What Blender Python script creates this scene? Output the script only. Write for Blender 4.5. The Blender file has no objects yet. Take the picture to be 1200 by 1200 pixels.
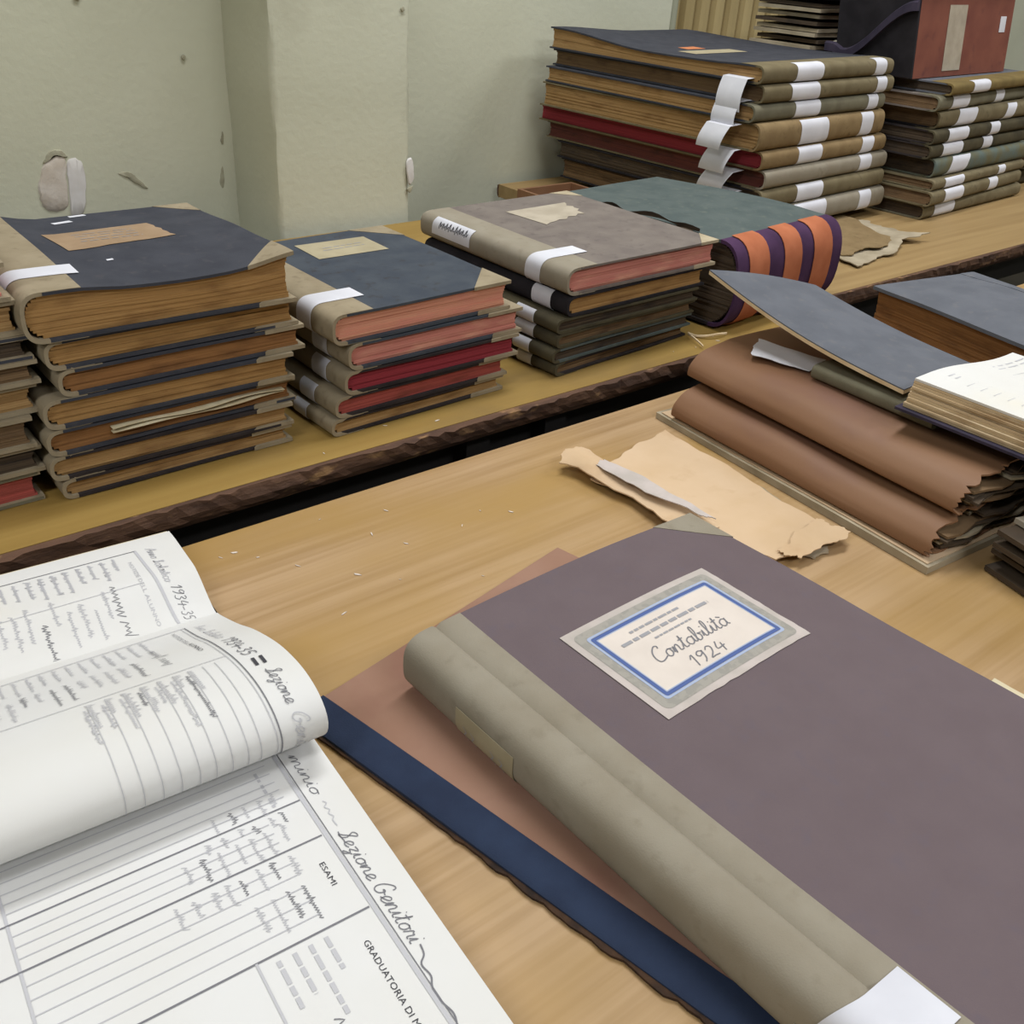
import bpy, math, random
from mathutils import Vector, Matrix

rnd = random.Random(7)
R = math.radians
sc = bpy.context.scene
col = sc.collection
Z0 = 0.76            # height of the table tops

# ------------------------------------------------------------------ camera
CAM_F, CAM_PITCH, CAM_ROLL, CAM_YAW = 1151.4, 0.53749, 0.06583, 0.70916
cp, sp = math.cos(CAM_PITCH), math.sin(CAM_PITCH)
fwd = Vector((math.sin(CAM_YAW) * cp, math.cos(CAM_YAW) * cp, -sp))
rgt = Vector((math.cos(CAM_YAW), -math.sin(CAM_YAW), 0))
upv = rgt.cross(fwd)
r_ = math.cos(CAM_ROLL) * rgt + math.sin(CAM_ROLL) * upv
u_ = -math.sin(CAM_ROLL) * rgt + math.cos(CAM_ROLL) * upv
cd = bpy.data.cameras.new('camera')
cam = bpy.data.objects.new('camera', cd)
col.objects.link(cam)
cd.sensor_width = 36
cd.lens = 36 * CAM_F / 1200
cd.clip_start = 0.02
M3 = Matrix((r_, u_, -fwd)).transposed()
cam.matrix_world = Matrix.Translation((0, 0, Z0 + 0.55)) @ M3.to_4x4()
sc.camera = cam

# ------------------------------------------------------------------ world, lamps, exposure
w = bpy.data.worlds.new('world')
sc.world = w
w.use_nodes = True
w.node_tree.nodes['Background'].inputs[0].default_value = (0.8, 0.85, 0.9, 1)
w.node_tree.nodes['Background'].inputs[1].default_value = 0.15
sc.view_settings.view_transform = 'Standard'
sc.view_settings.look = 'None'
sc.view_settings.gamma = 1
sc.view_settings.use_curve_mapping = False
sc.view_settings.exposure = -0.18


def area(name, loc, sx, sy, power, colr, rot=(0, 0, 0)):
    l = bpy.data.lights.new(name, 'AREA')
    l.shape = 'RECTANGLE'
    l.size, l.size_y, l.energy, l.color = sx, sy, power, colr
    o = bpy.data.objects.new(name, l)
    o.location, o.rotation_euler = loc, rot
    col.objects.link(o)


TUBE = (0.985, 0.995, 1.0)
area('ceiling_tube_or_fill_light', (1.2, 1.1, 2.95), 1.5, 0.4, 46, TUBE)
area('ceiling_tube_or_fill_light', (0.9, -1.6, 2.95), 1.5, 0.4, 48, TUBE)
area('ceiling_tube_or_fill_light', (3.8, 0.2, 2.95), 1.5, 0.4, 60, TUBE)
area('ceiling_tube_or_fill_light', (-1.6, -0.2, 2.95), 1.5, 0.4, 45, TUBE)  # extra fill light added to lift the shading, not a known room fixture

# ------------------------------------------------------------------ materials
def lin(c):
    return tuple(((v / 255) / 12.92 if v / 255 <= 0.04045 else ((v / 255 + 0.055) / 1.055) ** 2.4) for v in c) + (1,)


def mat(name, rgb, rough=0.75, rgb2=None, scale=(8, 8, 8), amt=1.0, lo=0.35, hi=0.65, bump=0.0, bscale=(300, 300, 300),
        detail=5, spec=0.3, rgb3=None, scale3=(40, 40, 40), lo3=0.6, hi3=0.75, bdist=0.002):
    m = bpy.data.materials.new(name)
    m.use_nodes = True
    nt = m.node_tree
    b = nt.nodes['Principled BSDF']
    b.inputs['Roughness'].default_value = rough
    b.inputs['Specular IOR Level'].default_value = spec
    b.inputs['Base Color'].default_value = lin(rgb)
    tc = nt.nodes.new('ShaderNodeTexCoord')

    def noise(s, d):
        mp = nt.nodes.new('ShaderNodeMapping')
        mp.inputs['Scale'].default_value = s
        nt.links.new(tc.outputs['Object'], mp.inputs[0])
        n = nt.nodes.new('ShaderNodeTexNoise')
        n.inputs['Scale'].default_value = 1
        n.inputs['Detail'].default_value = d
        nt.links.new(mp.outputs[0], n.inputs['Vector'])
        return n

    def ramp(src, lo_, hi_):
        r = nt.nodes.new('ShaderNodeMapRange')
        r.inputs['From Min'].default_value = lo_
        r.inputs['From Max'].default_value = hi_
        nt.links.new(src, r.inputs[0])
        return r.outputs[0]

    out = None
    if rgb2:
        n = noise(scale, detail)
        mx = nt.nodes.new('ShaderNodeMix')
        mx.data_type = 'RGBA'
        mx.inputs['A'].default_value = lin(rgb)
        mx.inputs['B'].default_value = lin(rgb2)
        nt.links.new(ramp(n.outputs['Fac'], lo, hi), mx.inputs['Factor'])
        out = mx.outputs['Result']
    if rgb3:
        n = noise(scale3, 4)
        mx = nt.nodes.new('ShaderNodeMix')
        mx.data_type = 'RGBA'
        if out:
            nt.links.new(out, mx.inputs['A'])
        else:
            mx.inputs['A'].default_value = lin(rgb)
        mx.inputs['B'].default_value = lin(rgb3)
        nt.links.new(ramp(n.outputs['Fac'], lo3, hi3), mx.inputs['Factor'])
        out = mx.outputs['Result']
    if out:
        nt.links.new(out, b.inputs['Base Color'])
    if bump:
        n = noise(bscale, 4)
        bp = nt.nodes.new('ShaderNodeBump')
        bp.inputs['Strength'].default_value = bump
        bp.inputs['Distance'].default_value = bdist
        nt.links.new(n.outputs['Fac'], bp.inputs['Height'])
        nt.links.new(bp.outputs[0], b.inputs['Normal'])
    return m


def pages(name, a, b_, c=None):
    return mat(name, a, 0.85, b_, (6, 6, 900), lo=0.3, hi=0.7, bump=0.5, bscale=(8, 8, 1200), bdist=0.001,
               rgb3=c, scale3=(18, 18, 60), lo3=0.5, hi3=0.75)


def cloth(name, a, b_, c=None):
    return mat(name, a, 0.9, b_, (26, 26, 26), bump=0.35, bscale=(900, 900, 900), spec=0.15, rgb3=c, scale3=(70, 70, 70),
               lo3=0.58, hi3=0.8, bdist=0.0006)


M = dict(
    wall=mat('wall_paint', (197, 198, 179), 0.85, (189, 190, 170), (2.2, 2.2, 2.2), bump=0.25, bscale=(70, 70, 70), bdist=0.003,
             rgb3=(170, 168, 148), scale3=(4, 4, 3), lo3=0.62, hi3=0.85),
    plaster=mat('bare_plaster', (205, 198, 190), 0.9, (190, 180, 168), (30, 30, 30), bump=0.4, bscale=(120, 120, 120)),
    plaster_white=mat('white_filler', (214, 212, 212), 0.8, (200, 197, 194), (30, 30, 30)),
    grime=mat('wall_grime', (150, 146, 126), 0.9, (168, 166, 146), (60, 60, 60)),
    floor=mat('floor_tile', (62, 56, 50), 0.6, (48, 43, 38), (5, 5, 5)),
    ceiling=mat('ceiling_paint', (205, 204, 196), 0.9),
    wood=mat('table_veneer', (177, 148, 113), 0.5, (152, 122, 84), (2.6, 110, 60), lo=0.38, hi=0.72, bump=0.15, bscale=(5, 300, 200),
             rgb3=(162, 130, 78), scale3=(2.5, 6, 3), lo3=0.42, hi3=0.68, bdist=0.001),
    wood2=mat('back_table_veneer', (154, 126, 68), 0.55, (140, 112, 57), (2.0, 50, 40), lo=0.3, hi=0.7, bump=0.15,
              bscale=(5, 260, 200), rgb3=(130, 106, 62), scale3=(5, 7, 3), lo3=0.5, hi3=0.75, bdist=0.001),
    wood3=mat('far_table_veneer', (160, 134, 92), 0.55, (146, 120, 80), (2.0, 50, 40), bump=0.1, bscale=(4, 260, 200), bdist=0.001),
    edge=mat('chipped_table_edge', (104, 76, 58), 0.8, (72, 52, 42), (9, 60, 60), bump=0.7, bscale=(60, 200, 200), rgb3=(150, 116, 80),
             scale3=(22, 60, 60), lo3=0.6, hi3=0.72),
    metal=mat('dark_table_leg', (40, 38, 38), 0.5),
    curtain=mat('ribbed_panel', (178, 160, 116), 0.8, (158, 140, 98), (8, 8, 2)),
    pipe=mat('painted_pipe', (160, 162, 142), 0.6),
    beige=cloth('beige_canvas', (152, 140, 118), (138, 126, 104), (122, 110, 90)),
    beige_light=cloth('light_canvas', (176, 164, 140), (158, 146, 122)),
    greige=cloth('grey_canvas', (146, 139, 125), (139, 131, 116), (131, 123, 108)),
    olive=cloth('olive_canvas', (120, 110, 86), (108, 98, 75), (98, 90, 70)),
    olive_grey=cloth('olive_grey_canvas', (118, 114, 96), (104, 100, 84)),
    tan=cloth('tan_canvas', (138, 118, 86), (126, 106, 76), (108, 90, 64)),
    mustard=cloth('mustard_canvas', (124, 107, 68), (110, 95, 60)),
    darkolive=cloth('dark_olive_canvas', (84, 78, 60), (68, 63, 50)),
    black_cloth=cloth('black_cloth', (46, 44, 48), (36, 34, 38)),
    navy=cloth('blue_black_paper', (66, 68, 76), (58, 60, 68), (74, 73, 78)),
    slate=cloth('slate_blue_paper', (72, 78, 86), (62, 68, 78), (60, 58, 60)),
    grey=cloth('grey_paper', (122, 114, 108), (110, 102, 98), (98, 90, 88)),
    bluegrey=cloth('blue_grey_board', (100, 103, 111), (92, 95, 103), (107, 107, 111)),
    darkboard=cloth('dark_board', (58, 52, 52), (44, 40, 42)),
    plum=cloth('plum_paper', (105, 93, 97), (102, 90, 94), (101, 91, 98)),
    green=cloth('marbled_green', (88, 97, 96), (78, 88, 88), (100, 106, 100)),
    tealcloth=cloth('teal_cloth', (96, 108, 104), (104, 100, 76)),
    pg_orange=pages('amber_page_edge', (172, 135, 86), (150, 113, 66), (128, 94, 56)),
    pg_tan=pages('tan_page_edge', (174, 142, 98), (150, 116, 72), (128, 96, 60)),
    pg_dkorange=pages('brown_page_edge', (150, 108, 66), (126, 86, 50), (106, 72, 44)),
    pg_pink=pages('pink_page_edge', (202, 136, 124), (184, 114, 104), (210, 156, 134)),
    pg_peach=pages('peach_page_edge', (214, 158, 132), (196, 128, 108), (204, 134, 120)),
    pg_red=pages('crimson_page_edge', (152, 54, 64), (128, 42, 52)),
    pg_dred=pages('faded_red_page_edge', (176, 86, 78), (146, 70, 64), (126, 64, 54)),
    pg_brown=pages('dull_page_edge', (128, 104, 76), (98, 76, 54), (80, 62, 46)),
    pg_dark=pages('dark_page_edge', (88, 74, 58), (62, 52, 44), (48, 42, 38)),
    pg_dkred=pages('brownish_red_page_edge', (112, 62, 56), (88, 50, 46), (70, 46, 40)),
    pg_cream=pages('cream_page_edge', (214, 196, 164), (180, 154, 118), (150, 122, 88)),
    white=mat('white_paper', (214, 215, 224), 0.8, (204, 205, 214), (20, 20, 20)),
    page=mat('register_page', (216, 216, 216), 0.8, (212, 211, 208), (7, 7, 7), rgb3=(216, 210, 192), scale3=(5, 5, 5), lo3=0.6, hi3=0.8),
    page_edge=pages('register_leaf_edge', (216, 206, 178), (190, 176, 142)),
    ink=mat('ink', (118, 118, 124), 0.8),
    ink_light=mat('faded_ink', (150, 150, 155), 0.8),
    ink_pale=mat('pale_print', (186, 186, 191), 0.8),
    ink_black=mat('black_ink', (66, 66, 72), 0.8),
    lab_tan=mat('tan_label', (158, 134, 108), 0.85, (146, 122, 96), (30, 30, 30)),
    lab_cream=mat('cream_label', (168, 158, 132), 0.85, (156, 146, 120), (30, 30, 30)),
    lab_grey=mat('pale_label', (176, 166, 150), 0.85, (160, 150, 134), (30, 30, 30)),
    lab_paper=mat('label_border_paper', (190, 180, 176), 0.8, (176, 168, 162), (40, 40, 40)),
    lab_frame=mat('label_ornament_grey', (156, 152, 145), 0.8, (146, 143, 137), (140, 140, 140), lo=0.45, hi=0.55),
    lab_blue=mat('label_blue_rule', (78, 97, 150), 0.8),
    lab_ltblue=mat('label_light_blue_rule', (160, 172, 198), 0.8),
    lab_in=mat('label_centre_paper', (214, 204, 196), 0.8, (206, 196, 188), (30, 30, 30)),
    orange_label=mat('orange_label', (196, 124, 84), 0.8),
    folder=mat('pinkish_brown_pasteboard', (152, 119, 102), 0.85, (142, 108, 90), (9, 9, 9), rgb3=(136, 98, 84), scale3=(14, 14, 14),
               lo3=0.55, hi3=0.8),
    bluestrip=cloth('navy_cloth_tape', (45, 56, 79), (40, 49, 70)),
    frayed=mat('frayed_dark_edge', (42, 32, 28), 0.9, (70, 50, 36), (60, 60, 60), bump=0.5),
    kraft=mat('aged_cream_folder', (206, 180, 150), 0.85, (196, 168, 134), (10, 10, 10), rgb3=(188, 158, 124), scale3=(22, 22, 22),
              lo3=0.58, hi3=0.8, bump=0.2, bscale=(60, 60, 60)),
    kraft_grey=mat('soiled_paper', (176, 164, 142), 0.85, (150, 138, 116), (20, 20, 20), bump=0.3, bscale=(60, 60, 60)),
    brown=mat('brown_pressboard', (136, 102, 76), 0.6, (124, 89, 64), (10, 3, 10), rgb3=(112, 80, 70), scale3=(8, 5, 8), lo3=0.55, hi3=0.8,
              bump=0.15, bscale=(50, 50, 50), spec=0.35),
    stripe_orange=cloth('orange_fabric', (180, 110, 78), (166, 98, 68)),
    stripe_purple=cloth('purple_fabric', (76, 52, 82), (64, 43, 70)),
    redbox=mat('red_brown_box', (130, 78, 64), 0.6, (116, 66, 56), (14, 14, 14), rgb3=(102, 58, 54), scale3=(30, 30, 30)),
    pinkgrey=mat('pinkish_box_lid', (172, 150, 142), 0.7),
    violet=cloth('dark_violet_cloth', (64, 58, 74), (50, 46, 60)),
    ribbon=mat('cotton_ribbon', (190, 184, 166), 0.9),
    cream_edge=mat('cream_board_edge', (222, 202, 168), 0.85, (204, 180, 142), (30, 30, 30)),
)

# ------------------------------------------------------------------ helpers
def mesh_obj(name, verts, faces, m, parent=None, loc=None, smooth=False):
    me = bpy.data.meshes.new(name)
    me.from_pydata([tuple(v) for v in verts], [], faces)
    me.update()
    if smooth:
        for p in me.polygons:
            p.use_smooth = True
        try:
            me.set_sharp_from_angle(angle=R(40))
        except Exception:
            pass
    if m:
        me.materials.append(m)
    o = bpy.data.objects.new(name, me)
    col.objects.link(o)
    if parent:
        o.parent = parent
    if loc:
        o.location = loc
    return o


def thing(name, label, cat, loc=(0, 0, 0), rz=0, group=None):
    o = bpy.data.objects.new(name, None)
    o.empty_display_size = 0.05
    col.objects.link(o)
    o.location = loc
    o.rotation_euler = (0, 0, rz)
    tag(o, label, cat, group)
    return o


def tag(o, label, cat, group=None):
    o['label'] = label
    o['category'] = cat
    if group:
        o['group'] = group
    return o


def struct(o):
    o['kind'] = 'structure'
    return o


def box_data(x0, x1, y0, y1, z0, z1):
    v = [(x0, y0, z0), (x1, y0, z0), (x1, y1, z0), (x0, y1, z0), (x0, y0, z1), (x1, y0, z1), (x1, y1, z1), (x0, y1, z1)]
    f = [(0, 3, 2, 1), (4, 5, 6, 7), (0, 1, 5, 4), (1, 2, 6, 5), (2, 3, 7, 6), (3, 0, 4, 7)]
    return v, f


def box(name, x0, x1, y0, y1, z0, z1, m, parent=None):
    v, f = box_data(x0, x1, y0, y1, z0, z1)
    return mesh_obj(name, v, f, m, parent)


class MB:
    def __init__(s):
        s.v, s.f = [], []

    def add(s, v, f):
        o = len(s.v)
        s.v += [tuple(a) for a in v]
        s.f += [tuple(i + o for i in q) for q in f]

    def box(s, *a):
        s.add(*box_data(*a))

    def build(s, name, m, parent=None, smooth=False, loc=None):
        return mesh_obj(name, s.v, s.f, m, parent, loc, smooth)


def grid_solid(fn_top, fn_bot, nu, nv):
    """closed solid from two (s,t)->point maps"""
    v, f = [], []
    for k in (0, 1):
        fn = fn_top if k == 0 else fn_bot
        for j in range(nv + 1):
            for i in range(nu + 1):
                v.append(tuple(fn(i / nu, j / nv)))
    n = (nu + 1) * (nv + 1)
    a = lambda i, j: j * (nu + 1) + i
    for j in range(nv):
        for i in range(nu):
            f.append((a(i, j), a(i + 1, j), a(i + 1, j + 1), a(i, j + 1)))
            f.append((n + a(i, j), n + a(i, j + 1), n + a(i + 1, j + 1), n + a(i + 1, j)))
    for i in range(nu):
        f.append((a(i, 0), n + a(i, 0), n + a(i + 1, 0), a(i + 1, 0)))
        f.append((a(i, nv), a(i + 1, nv), n + a(i + 1, nv), n + a(i, nv)))
    for j in range(nv):
        f.append((a(0, j), a(0, j + 1), n + a(0, j + 1), n + a(0, j)))
        f.append((a(nu, j), n + a(nu, j), n + a(nu, j + 1), a(nu, j + 1)))
    return v, f


def catmull(p, n=4, closed=False):
    out = []
    L = len(p)
    for i in range(L if closed else L - 1):
        g = (lambda k: p[k % L]) if closed else (lambda k: p[min(max(k, 0), L - 1)])
        p0, p1, p2, p3 = g(i - 1), g(i), g(i + 1), g(i + 2)
        for k in range(n):
            t = k / n
            out.append(tuple(0.5 * (2 * b + (c - a) * t + (2 * a - 5 * b + 4 * c - d) * t * t + (3 * b - a - 3 * c + d) * t ** 3)
                             for a, b, c, d in zip(p0, p1, p2, p3)))
    if not closed:
        out.append(tuple(p[-1]))
    return out


def ribbon(mb, pts, width, mapf):
    """flat stroke through 2D points, mapped on a surface"""
    P = []
    for i, p in enumerate(pts):
        a = pts[max(i - 1, 0)]
        b = pts[min(i + 1, len(pts) - 1)]
        dx, dy = b[0] - a[0], b[1] - a[1]
        l = math.hypot(dx, dy) or 1
        nx, ny = -dy / l * width / 2, dx / l * width / 2
        P.append(mapf(p[0] + nx, p[1] + ny))
        P.append(mapf(p[0] - nx, p[1] - ny))
    F = [(2 * i, 2 * i + 1, 2 * i + 3, 2 * i + 2) for i in range(len(pts) - 1)]
    mb.add(P, F)


def line(mb, a, b, width, mapf, n=16):
    ribbon(mb, [(a[0] + (b[0] - a[0]) * i / n, a[1] + (b[1] - a[1]) * i / n) for i in range(n + 1)], width, mapf)


# cursive stroke alphabet: x height 0.5, ascender 1
G = {
    'a': (.5, [[(.40, .42), (.25, .5), (.06, .36), (.06, .12), (.2, 0), (.36, .14), (.42, .5), (.40, .1), (.5, .02)]]),
    'b': (.45, [[(0, .02), (.2, .6), (.2, 1), (.1, .95), (.08, .3), (.12, 0), (.3, .05), (.36, .3), (.25, .44), (.45, .4)]]),
    'c': (.4, [[(.34, .42), (.22, .5), (.06, .32), (.1, .03), (.25, 0), (.4, .1)]]),
    'd': (.5, [[(.38, .42), (.22, .5), (.06, .3), (.1, .02), (.25, .02), (.38, .2), (.46, 1), (.4, .1), (.5, .02)]]),
    'e': (.38, [[(0, .05), (.25, .25), (.3, .42), (.18, .5), (.06, .3), (.1, .03), (.24, 0), (.38, .12)]]),
    'g': (.45, [[(.38, .42), (.22, .5), (.06, .3), (.12, .05), (.3, .1), (.4, .5), (.34, -.3), (.15, -.4), (.1, -.25), (.45, .05)]]),
    'i': (.25, [[(0, .1), (.12, .5), (.1, .08), (.25, .04)], [(.16, .72), (.18, .76)]]),
    'l': (.3, [[(0, .05), (.2, .6), (.22, .98), (.12, .98), (.08, .3), (.14, .02), (.3, .08)]]),
    'm': (.7, [[(0, .1), (.08, .48), (.08, 0), (.16, .38), (.26, .5), (.3, .35), (.3, 0), (.38, .38), (.48, .5), (.54, .35), (.54, .05), (.7, .05)]]),
    'n': (.5, [[(0, .1), (.08, .48), (.08, 0), (.16, .38), (.28, .5), (.34, .35), (.33, .05), (.5, .05)]]),
    'o': (.42, [[(.25, .5), (.08, .38), (.06, .1), (.2, 0), (.34, .15), (.32, .42), (.22, .48), (.42, .42)]]),
    'r': (.38, [[(0, .05), (.1, .52), (.2, .42), (.28, .44), (.26, .08), (.38, .04)]]),
    's': (.35, [[(0, .05), (.18, .52), (.24, .3), (.28, .1), (.14, 0), (.06, .08), (.35, .08)]]),
    't': (.32, [[(0, .1), (.16, .5), (.18, .9), (.12, .2), (.18, .02), (.32, .06)], [(.02, .62), (.3, .66)]]),
    'u': (.5, [[(0, .1), (.08, .48), (.08, .1), (.18, 0), (.32, .2), (.36, .5), (.36, .08), (.5, .04)]]),
    'z': (.4, [[(.04, .46), (.32, .48), (.1, .08), (.3, .0), (.24, -.35), (.1, -.3), (.4, .05)]]),
    'à': (.5, [[(.40, .42), (.25, .5), (.06, .36), (.06, .12), (.2, 0), (.36, .14), (.42, .5), (.40, .1), (.5, .02)], [(.12, .78), (.3, .64)]]),
    'A': (.75, [[(0, .02), (.1, 0), (.3, .6), (.46, 1), (.52, .5), (.56, 0), (.75, .06)], [(.18, .36), (.58, .38)]]),
    'C': (.62, [[(.5, .8), (.52, .95), (.36, 1), (.12, .7), (.06, .3), (.16, .02), (.36, 0), (.62, .14)]]),
    'G': (.65, [[(.5, .8), (.46, .98), (.3, .96), (.1, .6), (.08, .2), (.24, 0), (.44, .1), (.48, .42), (.34, .4), (.65, .3)]]),
    'S': (.6, [[(.02, .08), (.2, .1), (.42, .7), (.5, .95), (.36, 1), (.24, .8), (.42, .4), (.36, .06), (.16, 0), (.6, .1)]]),
    'L': (.6, [[(.1, .8), (.3, 1), (.36, .8), (.2, .1), (.06, .02), (.3, .06), (.6, .1)]]),
    'F': (.5, [[(.0, .9), (.5, .98)], [(.3, .94), (.2, .1), (.05, .02)], [(.12, .5), (.4, .52)]]),
    '1': (.3, [[(.04, .66), (.2, .95), (.14, 0)]]),
    '9': (.42, [[(.34, .85), (.2, .95), (.08, .75), (.16, .55), (.32, .7), (.36, .9), (.3, .3), (.16, 0)]]),
    '2': (.45, [[(.08, .75), (.2, .95), (.34, .8), (.26, .4), (.04, .04), (.2, .06), (.42, .02)]]),
    '3': (.42, [[(.08, .88), (.24, .95), (.32, .75), (.16, .55), (.34, .35), (.24, .02), (.04, .08)]]),
    '4': (.45, [[(.2, .95), (.06, .4), (.42, .44)], [(.34, .7), (.28, 0)]]),
    '5': (.42, [[(.4, .92), (.16, .92), (.1, .55), (.3, .56), (.32, .15), (.08, .02)]]),
    '-': (.35, [[(.02, .35), (.3, .37)]]),
    '=': (.5, [[(.02, .25), (.42, .27)], [(.04, .5), (.44, .52)]]),
    '.': (.15, [[(.04, 0), (.07, .03)]]),
    '~': (1.6, [[(0, .3), (.15, .45), (.35, .2), (.55, .4), (.75, .2), (.95, .38), (1.15, .2), (1.5, .25)]]),
    ' ': (.35, []),
}


def write(mb, text, x, y, size, width, mapf, slant=0.25, spread=1.0, length=None, wob=0.0):
    if length:
        spread = length / (sum(G[c][0] for c in text if c in G) * size)
    for ch in text:
        adv, strokes = G[ch]
        for s in strokes:
            pts = [(x + (px * spread + slant * py) * size, y + (py + rnd.uniform(-wob, wob)) * size) for px, py in s]
            ribbon(mb, catmull(pts, 3) if len(pts) > 2 else pts, width, mapf)
        x += adv * size * spread
    return x


def scribble(mb, x, y, length, size, width, mapf):
    pts = []
    n = max(4, int(length / size / 0.22))
    for i in range(n + 1):
        h = rnd.choice([0.45, 0.5, 0.5, 0.9]) if i % 2 else rnd.choice([0, 0, 0.05, -0.25])
        pts.append((x + length * i / n + (0.2 * h) * size, y + h * size))
    ribbon(mb, catmull(pts, 2), width, mapf)


def smudge(mb, x, y, length, size, mapf):
    """a line of print too blurred to read"""
    end = x + length
    while x < end:
        l = min(rnd.uniform(size * 1.5, size * 4), end - x)
        line(mb, (x, y + size / 2), (x + l, y + size / 2), size, mapf, 4)
        x += l + size * .6


def printed(mb, text, x, y, size, mapf, length=None):
    """block capitals from the built-in font, mapped on a surface"""
    cu = bpy.data.curves.new('print', 'FONT')
    cu.body = text
    cu.size = 1
    cu.resolution_u = 2
    ob = bpy.data.objects.new('print', cu)
    me = ob.to_mesh()
    vs = [v.co.copy() for v in me.vertices]
    fs = [tuple(p.vertices) for p in me.polygons]
    ob.to_mesh_clear()
    bpy.data.objects.remove(ob)
    bpy.data.curves.remove(cu)
    if not vs:
        return
    wid = max(v.x for v in vs)
    kx = (length / wid) if length else size
    mb.add([mapf(x + v.x * kx, y + v.y * size) for v in vs], fs)


# ------------------------------------------------------------------ bound book builder
def smooth01(t):
    t = min(max(t, 0), 1)
    return t * t * (3 - 2 * t)


class Book:
    """local frame: spine along y at x=0, fore edge at x=W, lying flat from z=0 to z=T"""

    def __init__(s, name, label, loc, rz, W, D, T, spine, board, page, corner=None, group=None, warp=None, bt=0.0032, bulge=0.006, strip=0.04,
                 groove=False, cs=0.05, cat='book', ov=0.004, stripf=None, spine_mats=None, sth=0.004, stiff=0.7, botboard=None):
        s.W, s.D, s.T, s.bt, s.bulge, s.strip, s.sth, s.stiff = W, D, T, bt, bulge, strip, sth, stiff
        s.r0 = min(0.014, T * 0.42)
        s.e = 0.0006
        s.groove = groove
        s.stripf = stripf or (lambda y: strip)
        s.wf = warp or (lambda x, y: 0.0)
        s.root = thing(name, label, cat, (loc[0], loc[1], Z0 + loc[2]), rz, group)
        ph = rnd.uniform(0, 6)

        # page block in uneven gatherings
        mb = MB()
        z = bt + 0.0002
        zt = T - bt - 0.0002
        nl = max(4, int((zt - z) / 0.0032))
        h = (zt - z) / nl
        for i in range(nl):
            t = (i + 0.5) / nl * 2 - 1
            xl = s.r0 - (s.r0 + bulge - sth - 0.001) * (1 - abs(t) ** 2.2) ** 0.7
            xr = W - ov - 0.004 * (1 - t * t) - rnd.uniform(0, 0.0012)
            ya = ov + rnd.uniform(-0.0006, 0.0014)
            yb = D - ov - rnd.uniform(-0.0006, 0.0014)
            za, zb = z + i * h, z + (i + 1) * h - 0.00004
            nx, ny = 8, 5

            def top(u, v, zz=zb, xl=xl, xr=xr, ya=ya, yb=yb):
                x, y = xl + (xr - xl) * u, ya + (yb - ya) * v
                return (x, y, zz + s.dz(x, y, zz))

            def bot(u, v, zz=za, xl=xl, xr=xr, ya=ya, yb=yb):
                x, y = xl + (xr - xl) * u, ya + (yb - ya) * v
                return (x, y, zz + s.dz(x, y, zz))
            if warp:
                mb.add(*grid_solid(top, bot, nx, ny))
            else:
                mb.box(xl, xr, ya, yb, za, zb)
        s.block = mb.build('page_block', page, s.root)

        # boards
        bx0 = s.r0 + (0.0135 if groove else 0)
        for k in (1, 0):
            zb, ztp = (T - bt, T) if k else (0, bt)
            wob = rnd.uniform(0.0003, 0.001)

            def edge(x, y):
                return wob * math.sin(ph + 9 * x + 17 * y)

            def top(u, v):
                x, y = bx0 + (W - bx0) * u, D * v
                return (x + (wob * math.sin(31 * y + ph) if u > 0.99 else 0), y + (wob * math.sin(23 * x + ph) if v < 0.01 else 0),
                        ztp + s.dz(x, y, ztp))

            def bot(u, v):
                x, y = bx0 + (W - bx0) * u, D * v
                return (x + (wob * math.sin(31 * y + ph) if u > 0.99 else 0), y + (wob * math.sin(23 * x + ph) if v < 0.01 else 0),
                        zb + s.dz(x, y, ztp))
            v, f = grid_solid(top, bot, 14, 12)
            b = mesh_obj('front_cover' if k else 'back_cover', v, f, board if k or not botboard else botboard, s.root, smooth=True)
            if k:
                s.cover = b
            if corner:
                for side in (0, 1):
                    c = cs * rnd.uniform(0.85, 1.1)
                    mg = 0.0006
                    n = 6

                    def tri(a_, b_, zz, zr):
                        x = W + mg - c * a_
                        y = (-mg + c * b_) if side == 0 else (D + mg - c * b_)
                        return (x, y, zz + s.dz(min(x, W), min(max(y, 0), D), zr))
                    vs, fs, idx = [], [], {}
                    for q, zz in ((0, ztp + mg), (1, zb - mg)):
                        for i in range(n + 1):
                            for j in range(n + 1 - i):
                                idx[q, i, j] = len(vs)
                                vs.append(tri(i / n, j / n, zz, ztp))
                    for q in (0, 1):
                        for i in range(n):
                            for j in range(n - i):
                                t1 = (idx[q, i, j], idx[q, i + 1, j], idx[q, i, j + 1])
                                fs.append(t1)
                                if j < n - i - 1:
                                    fs.append((idx[q, i + 1, j], idx[q, i + 1, j + 1], idx[q, i, j + 1]))
                    rim = [(i, 0) for i in range(n)] + [(n - j, j) for j in range(n)] + [(0, n - j) for j in range(n)]
                    for i in range(len(rim)):
                        a, d = rim[i], rim[(i + 1) % len(rim)]
                        fs.append((idx[0, a[0], a[1]], idx[0, d[0], d[1]], idx[1, d[0], d[1]], idx[1, a[0], a[1]]))
                    mesh_obj('cloth_corner', vs, fs, corner, b)

        # spine with its side strips
        prof = s.profile()
        ny = 10
        if spine_mats is None:
            s.spine = s.spine_piece('spine', prof, 0, D, ny, spine, s.root)
        else:
            s.spine = s.spine_piece('spine', prof, 0, D, ny, spine, s.root)
            n = len(spine_mats)
            for i, (y0, y1, m) in enumerate(spine_mats):
                s.wrap('fabric_stripe', y0, y1, 0.0152, 0.0152, m, off=0.0012, th=0.001, parent=s.spine)

    def dz(s, x, y, z):
        k = smooth01((z / s.T - 0.15) / 0.8) if s.T else 0
        return s.wf(x, y) * k

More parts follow.
